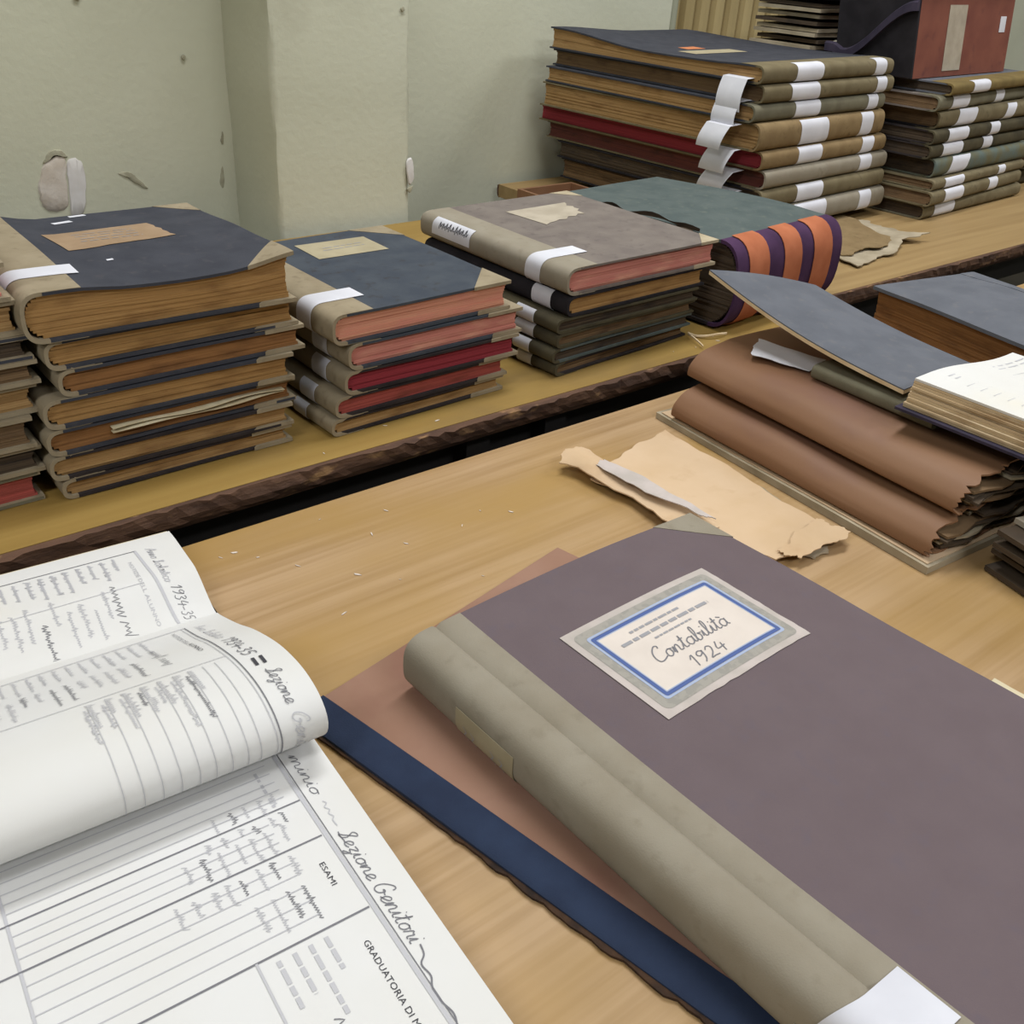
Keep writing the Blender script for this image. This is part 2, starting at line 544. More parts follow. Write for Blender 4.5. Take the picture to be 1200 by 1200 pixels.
    def arc(s, th, extra=0.0):
        a = s.r0 + s.bulge + extra
        hz = s.T / 2 + s.e + extra
        c = math.cos(th)
        sn = math.sin(th)
        return (s.r0 - a * abs(c) ** s.stiff, s.T / 2 + hz * (abs(sn) ** s.stiff) * (1 if sn >= 0 else -1))

    def profile(s):
        outer, inner = [], []
        st = [1.0, 0.7, 0.40, 0.25, 0.12] if s.groove else [1.0, 0.75, 0.5, 0.25]
        for q in st:
            outer.append(('s', q, s.T + s.e - (0.0032 if s.groove and q == 0.25 else 0)))
            inner.append(('s', q, s.T + 0.00005 - (0.0032 if s.groove and q == 0.25 else 0)))
        N = 18
        for i in range(N + 1):
            th = math.pi / 2 - math.pi * i / N
            outer.append(('p',) + s.arc(th))
            x, z = s.arc(th)
            a = s.r0 + s.bulge - s.sth
            hz = max(s.T / 2 - s.bt, 0.002)
            c, sn = math.cos(th), math.sin(th)
            inner.append(('p', s.r0 - a * abs(c) ** s.stiff, s.T / 2 + hz * abs(sn) ** s.stiff * (1 if sn >= 0 else -1)))
        for q in reversed(st):
            outer.append(('s', q, -s.e))
            inner.append(('s', q, -0.00005))
        return outer, inner

    def pt(s, p, y):
        if p[0] == 's':
            x = s.r0 + (s.stripf(y) - s.r0) * p[1]
            return (x, y, p[2] + s.dz(x, y, p[2]))
        return (p[1], y, p[2] + s.dz(p[1], y, p[2]))

    def spine_piece(s, name, prof, y0, y1, ny, m, parent):
        o, i_ = prof
        n = len(o)
        v, f = [], []
        for j in range(ny + 1):
            y = y0 + (y1 - y0) * j / ny
            v += [s.pt(p, y) for p in o] + [s.pt(p, y) for p in i_]
        for j in range(ny):
            b0, b1 = j * 2 * n, (j + 1) * 2 * n
            for k in range(n - 1):
                f.append((b0 + k, b0 + k + 1, b1 + k + 1, b1 + k))
                f.append((b0 + n + k, b1 + n + k, b1 + n + k + 1, b0 + n + k + 1))
            f.append((b0, b1, b1 + n, b0 + n))
            f.append((b0 + n - 1, b0 + 2 * n - 1, b1 + 2 * n - 1, b1 + n - 1))
        for k in range(n - 1):
            f.append((k, n + k, n + k + 1, k + 1))
            b = ny * 2 * n
            f.append((b + k, b + k + 1, b + n + k + 1, b + n + k))
        return mesh_obj(name, v, f, m, parent, smooth=True)

    def wrap(s, name, y0, y1, xtop, xbot, m, off=0.0004, th=0.0004, parent=None, a0=90, a1=-90, skew=0.0):
        """a strip of paper or cloth laid round the spine, from xtop on the front cover to xbot underneath"""
        path = []
        if a0 >= 90 and xtop > s.r0:
            for q in (1, 0.66, 0.33):
                path.append((s.r0 + (xtop - s.r0) * q, s.T + s.e))
        N = 16
        for i in range(N + 1):
            path.append(s.arc(R(a0 + (a1 - a0) * i / N)))
        if a1 <= -90 and xbot > s.r0:
            for q in (0.33, 0.66, 1):
                path.append((s.r0 + (xbot - s.r0) * q, -s.e))
        L = len(path)

        def f(u, v, o):
            i = min(int(u * (L - 1) + 1e-6), L - 1)
            x, z = path[i]
            a, b = path[max(i - 1, 0)], path[min(i + 1, L - 1)]
            dx, dz = b[0] - a[0], b[1] - a[1]
            l = math.hypot(dx, dz) or 1
            nx, nz = dz / l, -dx / l
            y = y0 + (y1 - y0) * v + skew * u
            return (x + nx * o, y, z + nz * o + s.dz(x, y, z))
        v, fc = grid_solid(lambda u, v: f(u, v, off + th), lambda u, v: f(u, v, off), L - 1, 3)
        return mesh_obj(name, v, fc, m, parent or s.spine, smooth=True)

    def top(s, off=0.0):
        return lambda x, y: (x, y, s.T + off + s.dz(x, y, s.T))

    def sheet(s, name, c, m, parent=None, off=0.0005, th=0.0003, n=8, jag=0.0):
        """label on the front cover; corners c = four (x, y)"""
        J = [rnd.uniform(-jag, jag) for _ in range(4 * (n + 1))]

        def f(u, v, o):
            x = (c[0][0] * (1 - u) + c[1][0] * u) * (1 - v) + (c[3][0] * (1 - u) + c[2][0] * u) * v
            y = (c[0][1] * (1 - u) + c[1][1] * u) * (1 - v) + (c[3][1] * (1 - u) + c[2][1] * u) * v
            if v < 0.01:
                y += J[int(u * n)]
            if u > 0.99:
                x += J[n + int(v * n)]
            return (x, y, s.T + o + s.dz(x, y, s.T))
        v, fc = grid_solid(lambda u, v: f(u, v, off + th), lambda u, v: f(u, v, off), n, n)
        return mesh_obj(name, v, fc, m, parent or s.cover)


# ------------------------------------------------------------------ the room
PX0, PX1, PY, WY = 0.885, 1.19, 1.785, 1.975
rm = struct(box('floor', -3.2, 6.5, -4, 2.4, -0.05, 0, M['floor']))
struct(box('ceiling', -3.2, 6.5, -4, 2.4, 3.0, 3.05, M['ceiling']))
struct(box('wall_left', -3.25, -3.2, -4, 2.4, 0, 3.0, M['wall']))
struct(box('wall_right', 6.5, 6.55, -4, 2.4, 0, 3.0, M['wall']))
struct(box('wall_front', -3.2, 6.5, -4.05, -4, 0, 3.0, M['wall']))


def wall_panel(name, x0, x1, y, seed):
    """plastered wall face with real unevenness"""
    nx, nz = max(6, int((x1 - x0) / 0.03)), 60
    rr = random.Random(seed)
    ph = [rr.uniform(0, 6) for _ in range(6)]

    def rel(x, z):
        return 0.0018 * math.sin(7 * x + ph[0] + 2 * math.sin(3 * z + ph[1])) + 0.0012 * math.sin(13 * z + 5 * x + ph[2]) + 0.0008 * math.sin(
            29 * x + ph[3]) * math.sin(31 * z + ph[4])

    def f(u, v):
        x, z = x0 + (x1 - x0) * u, 3.0 * v
        return (x, y + rel(x, z), z)

    def b(u, v):
        return (x0 + (x1 - x0) * u, y + 0.1, 3.0 * v)
    v, fc = grid_solid(f, b, nx, nz)
    return struct(mesh_obj(name, v, fc, M['wall'], smooth=True))


wl = wall_panel('wall_back', -3.2, PX0 + 0.02, WY, 3)
wr = wall_panel('wall_back', PX1 - 0.02, 2.13, WY, 4)
wn = wall_panel('wall_back', 2.13, 6.5, 2.2, 5)
# pillar: bevelled, slightly chipped corners
mbp = []
n = 60
vs, fs = [], []
outl = [(PX0, WY + 0.08), (PX0, PY + 0.012), (PX0 + 0.004, PY + 0.004), (PX0 + 0.012, PY), (PX0 + 0.1, PY), (PX0 + 0.2, PY), (PX1 - 0.012, PY),
        (PX1 - 0.004, PY + 0.004), (PX1, PY + 0.012), (PX1, WY + 0.08)]
for j in range(n + 1):
    z = 3.0 * j / n
    for (x, y) in outl:
        c = 0.0022 if y < PY + 0.03 else 0
        vs.append((x + rnd.uniform(-c, c), y + rnd.uniform(-c, c) * 0.7, z))
k = len(outl)
for j in range(n):
    for i in range(k - 1):
        fs.append((j * k + i, j * k + i + 1, (j + 1) * k + i + 1, (j + 1) * k + i))
    fs.append((j * k + k - 1, j * k, (j + 1) * k, (j + 1) * k + k - 1))
pil = struct(mesh_obj('wall_pillar', vs, fs, M['wall'], smooth=True))


def blob(name, pts, y, depth, m, parent, n=5):
    """irregular raised patch on the wall; pts are (x, z) outline in metres, z above the table"""
    jt = 0.0012 if len(pts) > 5 else 0.0005
    o = [(p[0] + rnd.uniform(-jt, jt), p[1] + rnd.uniform(-jt, jt)) for p in catmull(pts, n, True)]
    cx = sum(p[0] for p in o) / len(o)
    cz = sum(p[1] for p in o) / len(o)
    vs, fs = [], []
    for q, (sc_, d) in enumerate(((1, 0), (0.9, depth * 0.8), (0.5, depth), (0.0, depth))):
        for p in o:
            vs.append((cx + (p[0] - cx) * sc_, y - d, Z0 + cz + (p[1] - cz) * sc_))
    L = len(o)
    for q in range(3):
        for i in range(L):
            fs.append((q * L + i, q * L + (i + 1) % L, (q + 1) * L + (i + 1) % L, (q + 1) * L + i))
    return mesh_obj(name, vs, fs, m, parent, smooth=True)


blob('plaster_chip', [(0.50, 0.09), (0.515, 0.128), (0.54, 0.145), (0.556, 0.138), (0.552, 0.10), (0.545, 0.05), (0.52, 0.042), (0.502, 0.055)], WY - 0.001,
     0.004, M['plaster'], wl)
blob('filler_patch', [(0.556, 0.13), (0.572, 0.137), (0.586, 0.12), (0.584, 0.08), (0.572, 0.035), (0.55, 0.03), (0.552, 0.09)], WY - 0.001, 0.005,
     M['plaster_white'], wl)
blob('chip_edge', [(0.515, 0.13), (0.53, 0.15), (0.552, 0.149), (0.56, 0.138), (0.545, 0.143), (0.528, 0.141)], WY - 0.002, 0.004, M['grime'], wl)
blob('scratch', [(0.645, 0.102), (0.665, 0.103), (0.68, 0.092), (0.70, 0.07), (0.697, 0.066), (0.68, 0.078), (0.66, 0.094)], WY - 0.001, 0.003,
     M['grime'], wl)
for (x, z, s_) in ((0.62, 0.40, 0.006), (0.37, 0.26, 0.004), (0.43, 0.1, 0.004), (0.80, 0.3, 0.005)):
    blob('wall_speck', [(x - s_, z), (x, z + s_), (x + s_, z + s_ * 0.3), (x + s_ * 0.2, z - s_)], WY - 0.001, 0.002, M['grime'], wl)
for i in range(2):  # two small darker marks on the wall left of the pillar
    z = 0.05 + 0.11 * i + rnd.uniform(-0.02, 0.02)
    h_, w_ = rnd.uniform(0.012, 0.03), rnd.uniform(0.003, 0.008)
    x = PX0 - 0.016 + rnd.uniform(-0.02, 0.0)
    blob('corner_mark', [(x - w_, z - h_ * .2), (x - w_ * .3, z + h_ * .5), (x + w_ * .5, z + h_), (x + w_ * .8, z + h_ * .1), (x, z - h_ * .6)], WY - 0.001, 0.0006, M['grime'], wl)
blob('paint_flake', [(PX1 - 0.012, 0.115), (PX1 + 0.002, 0.12), (PX1 + 0.006, 0.08), (PX1 - 0.006, 0.07)], PY - 0.001, 0.004, M['plaster_white'], pil)
blob('paint_flake', [(PX1 - 0.01, 0.06), (PX1 + 0.004, 0.066), (PX1 - 0.002, 0.052)], PY - 0.001, 0.003, M['grime'], pil)
blob('paint_flake', [(1.165, 0.40), (1.17, 0.404), (1.174, 0.398), (1.168, 0.395)], PY - 0.001, 0.002, M['grime'], pil)

# pipe in the corner of the recess
vs, fs = [], []
for j in range(2):
    for i in range(16):
        a = 2 * math.pi * i / 16
        vs.append((2.165 + 0.024 * math.cos(a), 2.02 + 0.024 * math.sin(a), 3.0 * j))
for i in range(16):
    fs.append((i, (i + 1) % 16, 16 + (i + 1) % 16, 16 + i))
pp = mesh_obj('wall_pipe', vs, fs, M['pipe'], smooth=True)
tag(pp, 'painted vertical pipe on the wall left of the ribbed yellow panel', 'pipe')

# ribbed yellowish shutter behind the tall stack
sh = thing('ribbed_shutter', 'yellowish ribbed shutter panel behind the tall stack', 'shutter', (2.2, 2.05, 0))
nr = 13
for i in range(nr):
    x0 = i * 0.062
    vs, fs = [], []
    pr = [(0, 0.03), (0.008, 0.004), (0.02, 0), (0.036, 0), (0.046, 0.006), (0.053, 0.03), (0.062, 0.03)]
    for z in (0.3, 2.6):
        vs += [(x0 + a, b, z) for a, b in pr] + [(x0 + a, b + 0.004, z) for a, b in reversed(pr)]
    L = 2 * len(pr)
    fs = [(q, (q + 1) % L, L + (q + 1) % L, L + q) for q in range(L)]
    mesh_obj('rib', vs, fs, M['curtain'], sh)

# ------------------------------------------------------------------ tables
def table(name, label, x0, x1, y0, y1, m, th, leg_x, ragged):
    t = thing(name, label, 'table', ((x0 + x1) / 2, (y0 + y1) / 2, 0))
    ox, oy = (x0 + x1) / 2, (y0 + y1) / 2
    v, f = box_data(x0 - ox, x1 - ox, y0 - oy, y1 - oy, Z0 - th + 0.0, Z0)
    top = mesh_obj('table_top', v, f, m, t)
    # chipped edging along the long sides
    for side in (0, 1):
        mb = MB()
        n = int((x1 - x0) / 0.012)
        ys = y0 - oy if side == 0 else y1 - oy
        sg = -1 if side == 0 else 1
        rows = []
        ph = rnd.uniform(0, 6)
        for i in range(n + 1):
            x = x0 - ox + (x1 - x0) * i / n
            jt = rnd.uniform(0, 1) ** 3
            jag = ragged * (0.35 + 0.3 * math.sin(9 * x + ph) + 0.8 * jt)
            rows.append([(x, ys - sg * 0.001, Z0 - 0.0004), (x, ys + sg * (0.003 + jag), Z0 - 0.0012 - jag * 0.6), (x, ys + sg * (0.004 + ragged * rnd.uniform(.2, .8)), Z0 - th * 0.5),
                         (x, ys + sg * (0.003 + ragged * rnd.uniform(0, .6)), Z0 - th * 0.8), (x, ys - sg * 0.001, Z0 - th - 0.002)])
        vs = [p for r in rows for p in r]
        fs = []
        for i in range(n):
            for k in range(4):
                fs.append((i * 5 + k, i * 5 + k + 1, (i + 1) * 5 + k + 1, (i + 1) * 5 + k))
            fs.append((i * 5 + 4, i * 5, (i + 1) * 5, (i + 1) * 5 + 4))
        fs += [(0, 1, 2, 3, 4), tuple(n * 5 + q for q in (4, 3, 2, 1, 0))]
        mesh_obj('edge_strip', vs, fs, M['edge'] if side == 0 or ragged > 0.003 else m, t)
    box('apron', x0 - ox + 0.06, x1 - ox - 0.06, y0 - oy + 0.06, y0 - oy + 0.085, Z0 - th - 0.08, Z0 - th - 0.001, M['metal'], t)
    for lx in leg_x:
        for ly in (y0 + 0.03, y1 - 0.07):
            box('leg', lx - ox, lx - ox + 0.04, ly - oy, ly - oy + 0.04, 0, Z0 - th - 0.001, M['metal'], t)
    return t


table('back_table', 'worn yellow wooden table against the wall with a chipped dark front edge', -1.0, 1.545, 0.912, 1.755, M['wood2'], 0.03,
      (-0.8, 0.72, 0.86, 1.46), 0.006)
table('far_table', 'duller brown table end carrying the tall stack of ledgers', 1.56, 3.7, 0.985, 1.95, M['wood3'], 0.03, (1.62, 3.6), 0.004)
table('front_table', 'light brown wooden table in the foreground under the open register', -0.7, 2.9, -0.55, 0.827, M['wood'], 0.025,
      (-0.6, 2.8), 0.0015)

# things on the floor under the far table
bn = thing('paper_bundle', 'grey bundle of old papers stored under the far table', 'papers', (2.35, 1.2, 0))
for i in range(9):
    a = rnd.uniform(-.03, .03)
    box('paper_layer', -0.25 + a, 0.2 + a, -0.16 + a, 0.2, 0.06 * i, 0.06 * i + 0.055, M['kraft_grey'], bn)

# ------------------------------------------------------------------ stacks of ledgers
ORD = ['topmost', 'second from the top', 'third from the top', 'fourth from the top', 'fifth from the top', 'sixth from the top', 'seventh from the top',
       'eighth from the top', 'ninth from the top', 'tenth from the top']


def stack(specs, group, x, y, rz=0.0, base=0.0005):
    """specs from top to bottom"""
    z = base
    out = []
    for i in range(len(specs) - 1, -1, -1):
        d = dict(specs[i])
        z += 0.0008
        T = d.pop('T')
        dx, dy, dr = d.pop('dx', 0), d.pop('dy', 0), d.pop('dr', 0)
        W, D = d.pop('W'), d.pop('D')
        tags = d.pop('tags', [])
        lab = d.pop('label')
        b = Book('ledger_book', lab, (x + dx, y + dy, z), rz + R(dr), W, D, T, d.pop('spine'), d.pop('board'), d.pop('page'), d.pop('corner', None),
                 group, **d)
        for tg in tags:
            y0, y1, xt, skew = tg
            if i == 0:
                b.wrap('paper_tag', y0, y1, xt, 0.012, M['white'], skew=skew, a1=-60)
            else:
                b.wrap('paper_tag', y0, y1, 0, 0, M['white'], skew=skew, a0=62, a1=-62)
        z += T + 0.0008
        out.append(b)
    out.reverse()
    return out


def print_lines(b, parent, x0, x1, ys, w_=0.0016, m='ink_light', off=0.0011, tilt=0.0):
    mb = MB()
    for y in ys:
        x = x0 + rnd.uniform(0, 0.01)
        while x < x1:
            l = rnd.uniform(0.006, 0.016)
            line(mb, (x, y + tilt * (x - x0)), (min(x + l, x1), y + tilt * (min(x + l, x1) - x0)), w_, b.top(off), 2)
            x += l + 0.003
    mb.build('printing', M[m], parent)


B = M['beige']
# --- cut-off stack at the left edge
s0 = [
    dict(T=.033, page=M['pg_pink'], board=M['slate'], dx=.012, desc='slate cover and pink page edges'),
    dict(T=.031, page=M['pg_tan'], board=M['darkboard'], dx=.018, desc='tan page edges'),
    dict(T=.022, page=M['pg_dark'], board=M['navy'], dx=.022, desc='dark page edges'),
    dict(T=.022, page=M['pg_brown'], board=M['darkboard'], dx=.024, desc='brown page edges'),
    dict(T=.028, page=M['pg_tan'], board=M['darkboard'], dx=.02, desc='pale tan page edges'),
    dict(T=.030, page=M['pg_brown'], board=M['darkboard'], dx=.008, desc='beige corners and brown page edges'),
    dict(T=.026, page=M['pg_dark'], board=M['darkboard'], dx=.012, desc='very dark page edges'),
    dict(T=.030, page=M['pg_dred'], board=M['olive_grey'], dx=.006, desc='dull red page edges'),
]
for i, d in enumerate(s0):
    d['T'] *= 1.09
    d.update(W=.27, D=.34, spine=B, corner=B, dr=rnd.uniform(-1.2, 1.2))
    d['label'] = 'ledger with ' + d.pop('desc') + ', ' + ORD[i] + ', stack at left edge'
stack(s0, 'ledgers in the stack cut off at the left edge', -0.075, 0.992)

# --- stack with amber page edges
def warp1(x, y):
    front = 1 - smooth01(y / 0.12)
    a = smooth01((x - 0.03) / 0.06)
    sag = -0.012 * math.sin(math.pi * min(max((x - 0.03) / 0.25, 0), 1)) * front * 0.6
    lift = 0.006 * smooth01((x - 0.2) / 0.08) * front
    return (sag + lift) * a - 0.010 * a * smooth01((y - .12) / .17)


s1 = [
    dict(T=.050, page=M['pg_orange'], board=M['navy'], dx=0, dy=-.004, W=.275, D=.30, warp=warp1, bulge=.009, tags=[(.045, .075, .062, .012)], strip=.05, dr=-1,
         label='thick ledger with dark blue cover, tan label and amber page edges, topmost of its stack'),
    dict(T=.030, page=M['pg_orange'], board=M['navy'], dx=.012, W=.27, D=.33, dr=.6, label='amber-edged ledger with beige corners directly under the thick tan-labelled ledger'),
    dict(T=.028, page=M['pg_dkorange'], board=M['navy'], dx=.02, W=.268, D=.33, dr=.3, label='ledger with deep brown page edges, third from the top of the amber-edged stack'),
    dict(T=.031, page=M['pg_orange'], board=M['navy'], dx=.0, W=.27, D=.33, dr=-.8, label='ledger with tan-orange page edges, fourth from the top of the amber-edged stack'),
    dict(T=.028, page=M['pg_dkorange'], board=M['navy'], dx=-.002, W=.275, D=.33, dr=.5, label='brown-edged ledger with bright torn leaves, fifth from the top of the amber-edged stack'),
    dict(T=.0265, page=M['pg_tan'], board=M['darkboard'], dx=-.004, W=.27, D=.33, dr=-.5, label='ledger with dull tan page edges, second from the bottom of the amber-edged stack'),
    dict(T=.022, page=M['pg_tan'], board=M['darkboard'], dx=.004, W=.26, D=.33, dr=.0, label='thin pale ledger at the very bottom of the amber-edged stack'),
]
for d in s1:
    d.update(spine=B, corner=B)
k1 = stack(s1, 'ledgers in the amber-edged stack', 0.218, 0.978)
b = k1[0]
lb = b.sheet('cover_label', [(.075, .12), (.195, .132), (.19, .212), (.07, .205)], M['lab_tan'], jag=0.0015)
print_lines(b, lb, .095, .165, (.15, .162, .176, .188), 0.0018, 'ink_light')
b.sheet('paper_scrap', [(.10, .262), (.122, .266), (.12, .274), (.098, .27)], M['white'])
b.sheet('paper_scrap', [(.125, .288), (.145, .29), (.143, .296), (.124, .294)], M['white'])
b.sheet('paper_scrap', [(.10, .075), (.107, .076), (.107, .080), (.10, .079)], M['white'])
# two torn leaves standing out from the fifth ledger
b5 = k1[4]
for q, zz in enumerate((.013, .017)):
    mb = MB()

    def ft(u, v, o):
        x = .06 + .20 * u
        y = -0.001 - .004 * (1 - v) * (0.5 + 0.5 * math.sin(11 * u + q * 2)) + .05 * v
        return (x, y, zz + .0012 * math.sin(9 * u + q) * (1 - v) + o)
    mb.add(*grid_solid(lambda u, v: ft(u, v, .0008), lambda u, v: ft(u, v, 0), 14, 2))
    mb.build('loose_leaf', M['page_edge'], b5.root)

# --- stack with pink page edges
s2 = [
    dict(T=.037, page=M['pg_peach'], board=M['slate'], dx=.002, W=.262, D=.30, bulge=.006, tags=[(.045, .078, .066, .006)], strip=.05, cs=.062, dr=1.5,
         label='slate blue ledger with cream label, beige corner and peach page edges, topmost of its stack'),
    dict(T=.033, page=M['pg_pink'], board=M['slate'], dx=.022, W=.262, D=.30, dr=.8, tags=[(.05, .085, 0, 0)], label='pink-edged ledger directly under the slate blue cream-labelled one'),
    dict(T=.029, page=M['pg_red'], board=M['darkboard'], dx=.016, W=.262, D=.30, dr=.2, tags=[(.045, .08, 0, 0)], label='ledger with vivid crimson page edges on the back table'),
    dict(T=.026, page=M['pg_dred'], board=M['darkboard'], dx=.002, W=.262, D=.30, dr=1.2, tags=[(.05, .085, 0, 0)], label='ledger with faded red page edges just above the thin bottom one'),
    dict(T=.021, page=M['pg_tan'], board=M['darkboard'], dx=-.004, W=.265, D=.30, dr=2, tags=[(.06, .09, 0, 0)], label='thin tan-edged ledger at the bottom of the pink-edged stack'),
]
for d in s2:
    d.update(spine=B, corner=B)
    d.setdefault('cs', .055)
k2 = stack(s2, 'ledgers in the pink-edged stack', 0.535, 0.957)
b = k2[0]
lb = b.sheet('cover_label', [(.095, .198), (.203, .194), (.205, .262), (.097, .268)], M['lab_cream'])
print_lines(b, lb, .115, .185, (.228, .238), 0.002, 'ink_light')

# --- stack with grey top ledger
OL = M['darkolive']
s3 = [
    dict(T=.038, page=M['pg_pink'], board=M['grey'], spine=M['greige'], corner=M['beige_light'], dx=.010, dy=.0, W=.302, D=.345, bulge=.01, strip=.045, cs=.045,
         tags=[(.05, .082, .072, .01)], dr=1, label='grey ledger with thick canvas spine and torn pale label, topmost beside the striped-spine book'),
    dict(T=.029, page=M['pg_orange'], board=M['black_cloth'], spine=M['black_cloth'], dx=.012, W=.285, D=.335, tags=[(.035, .075, 0, 0)], dr=1.5, bulge=.008,
         label='black cloth ledger with tan page edges directly under the grey ledger'),
    dict(T=.020, page=M['pg_dark'], board=OL, spine=OL, dx=-.006, W=.29, D=.33, tags=[(.05, .09, 0, 0)], dr=1, label='thin dark olive ledger, third from the top under the grey ledger'),
    dict(T=.020, page=M['pg_brown'], board=OL, spine=OL, dx=-.004, W=.29, D=.33, tags=[(.05, .09, 0, 0)], dr=2, label='thin dark olive ledger, fourth from the top under the grey ledger'),
    dict(T=.020, page=M['pg_dark'], board=M['green'], spine=OL, dx=-.01, W=.295, D=.33, tags=[(.05, .085, 0, 0)], dr=2.4, label='thin olive ledger with greenish boards, fifth from the top under the grey ledger'),
    dict(T=.019, page=M['pg_brown'], board=M['darkboard'], spine=OL, dx=-.003, W=.29, D=.33, tags=[(.05, .08, 0, 0)], dr=4, label='thin ledger with pale brown edge at the bottom of the grey-topped stack'),
]
k3 = stack(s3, 'ledgers in the grey-topped stack', 0.893, 0.957)
b = k3[0]
lb = b.sheet('cover_label', [(.118, .196), (.222, .214), (.238, .283), (.11, .28)], M['lab_grey'], jag=0.006)
b.wrap('spine_label', .215, .31, 0, 0, M['white'], parent=b.spine, a0=62, a1=-12, skew=0.004)
mb = MB()
def spine_map(bk, off=0.0011):
    def f(x, y):      # x along the spine (towards -y), y up the spine as an angle in degrees
        a = bk.arc(R(y))
        c = bk.arc(R(y), off)
        return (c[0], x, c[1])
    return f
for q in range(9):
    yy = .295 - q * .008
    ribbon(mb, catmull([(yy, 10 + rnd.uniform(-4, 4)), (yy - .002, 40 + rnd.uniform(-8, 8)), (yy - .004, 14), (yy - .007, 26 + rnd.uniform(-8, 8))], 3), 0.0016,
           lambda x, y, f=spine_map(b): f(x, y))
mb.build('handwriting', M['ink_black'], b.spine)

# --- thick book with striped cloth spine, spine towards the viewer
def warpg(x, y):
    return -0.01 * smooth01(x / .38) + 0.006 * math.sin(x * 8) * smooth01(x / .1)


st_y = [0.0, .034, .082, .122, .164, .202, .243, .262]
g = Book('striped_spine_book', 'thick book with marbled green cover and orange and purple striped cloth spine', (1.545, 0.992, .005), R(90 + 4), .40, .305, .140,
         M['stripe_purple'], M['green'], M['pg_dark'], None, None, warp=warpg, bulge=.030, strip=.015, bt=.005,
         spine_mats=[(.034, .090, M['stripe_orange']), (.128, .178, M['stripe_orange']), (.222, .276, M['stripe_orange'])], stiff=.8, botboard=M['darkboard'])
# worn leather lumps along the left side of the cover
mb = MB()
def lm(u, v, o):
    x = .06 + .26 * u
    y = .305 + 0.006 * math.sin(14 * u) + (.012 if v > .5 else -.004)
    return (x, y, .139 - .022 * v + 0.003 * math.sin(19 * u) + o + warpg(x, .3))
mb.add(*grid_solid(lambda u, v: lm(u, v, .006), lambda u, v: lm(u, v, 0), 20, 3))
mb.build('worn_leather_edge', M['pg_dark'], g.root, smooth=True)

# --- tall stack, spines towards the viewer
def warp4(x, y):
    return -0.006 * math.sin(math.pi * min(max(x / .55, 0), 1)) * smooth01((x - .03) / .08) + 0.012 * smooth01((x - .3) / .25) * smooth01((y - .2) / .28)


s4 = [
    dict(T=.033, page=M['pg_tan'], board=M['navy'], spine=M['olive'], dx=0, dy=.0, tags=[(.03, .075, 0, 0), (.28, .375, 0, .0)], warp=warp4,
         label='large ledger with dark blue cover and cream label, topmost of the tall stack'),
    dict(T=.034, page=M['pg_brown'], board=M['navy'], spine=M['olive'], dx=.01, dy=-.004, tags=[(.03, .07, 0, 0), (.30, .40, 0, -.01)], label='olive-spined ledger, second from the top of the tall stack'),
    dict(T=.033, page=M['pg_tan'], board=M['navy'], spine=M['olive_grey'], dx=-.01, dy=-.004, tags=[(.03, .07, 0, 0), (.26, .35, 0, 0)], label='grey-green spined ledger, third from the top of the tall stack'),
    dict(T=.052, page=M['pg_tan'], board=M['olive'], spine=M['tan'], dx=.0, dy=-.008, W=.58, tags=[(.05, .1, 0, 0), (.24, .345, 0, -.01)], label='thick tan-spined ledger with broad tan page edge, fourth in the tall stack'),
    dict(T=.036, page=M['pg_red'], board=M['olive'], spine=M['tan'], dx=.02, dy=-.012, W=.61, tags=[(.05, .1, 0, .01), (.27, .36, 0, 0)], label='tan ledger with vivid crimson page edge in the tall stack'),
    dict(T=.037, page=M['pg_dkred'], board=M['olive'], spine=M['greige'], dx=.035, dy=-.016, W=.6, tags=[(.07, .12, 0, 0)], label='grey-brown spined ledger with dull red page edge in the tall stack'),
    dict(T=.038, page=M['pg_dark'], board=M['black_cloth'], spine=M['olive'], dx=.03, dy=-.022, tags=[(.26, .36, 0, 0)], label='olive ledger with black boards, second from the bottom of the tall stack'),
    dict(T=.046, page=M['pg_brown'], board=M['black_cloth'], spine=M['greige'], dx=.04, dy=-.028, tags=[(.06, .11, 0, 0), (.25, .37, 0, 0)], label='thick grey-brown spined ledger at the bottom of the tall stack'),
]
for i, d in enumerate(s4):
    d['W'] = d.get('W', .56) + .035
    d.update(D=.49, dr=rnd.uniform(-1.0, 1.0) + 3, strip=.05, bulge=.007)
k4 = stack(s4, 'large ledgers in the tall stack', 2.175, 1.335, R(90), base=.022)
b = k4[0]
lb = b.sheet('cover_label', [(.22, .24), (.27, .24), (.27, .42), (.22, .42)], M['lab_cream'])
b.sheet('orange_sticker', [(.29, .30), (.325, .30), (.32, .36), (.29, .362)], M['orange_label'])

# paper slips hanging out of the tall stack beside its spines
slz = [(.318, .060, .062, 0), (.276, .045, .06, .0), (.232, .046, .062, .012), (.184, .046, .066, .014), (.140, .040, .066, .018), (.098, .045, .062, .012)]
words = ['topmost', 'second', 'third', 'fourth', 'fifth', 'lowest']
for i, (z, h, wd, sk) in enumerate(slz):
    x0 = (1.672, 1.668, 1.647, 1.670, 1.682, 1.688)[i]
    y0 = 1.328 + .004 * rnd.uniform(-1, 1)

    def f(u, v, o):
        if v < .25:
            t = v / .25
            return (x0 + .03 - .034 * t - o * .2, y0 + wd * u, Z0 + z + .002 - .002 * t + o)
        t = (v - .25) / .75
        return (x0 - .004 - .012 * math.sin(t * 2.2) - o, y0 + wd * u + sk * t, Z0 + z - h * t + o * .3)
    v, fc = grid_solid(lambda u, v: f(u, v, .0006), lambda u, v: f(u, v, 0), 4, 12)
    tag(mesh_obj('paper_slip', v, fc, M['white'], smooth=True), words[i] + ' white paper slip hanging out of the tall stack next to its spines', 'paper slip',
        'paper slips hanging from the tall stack')

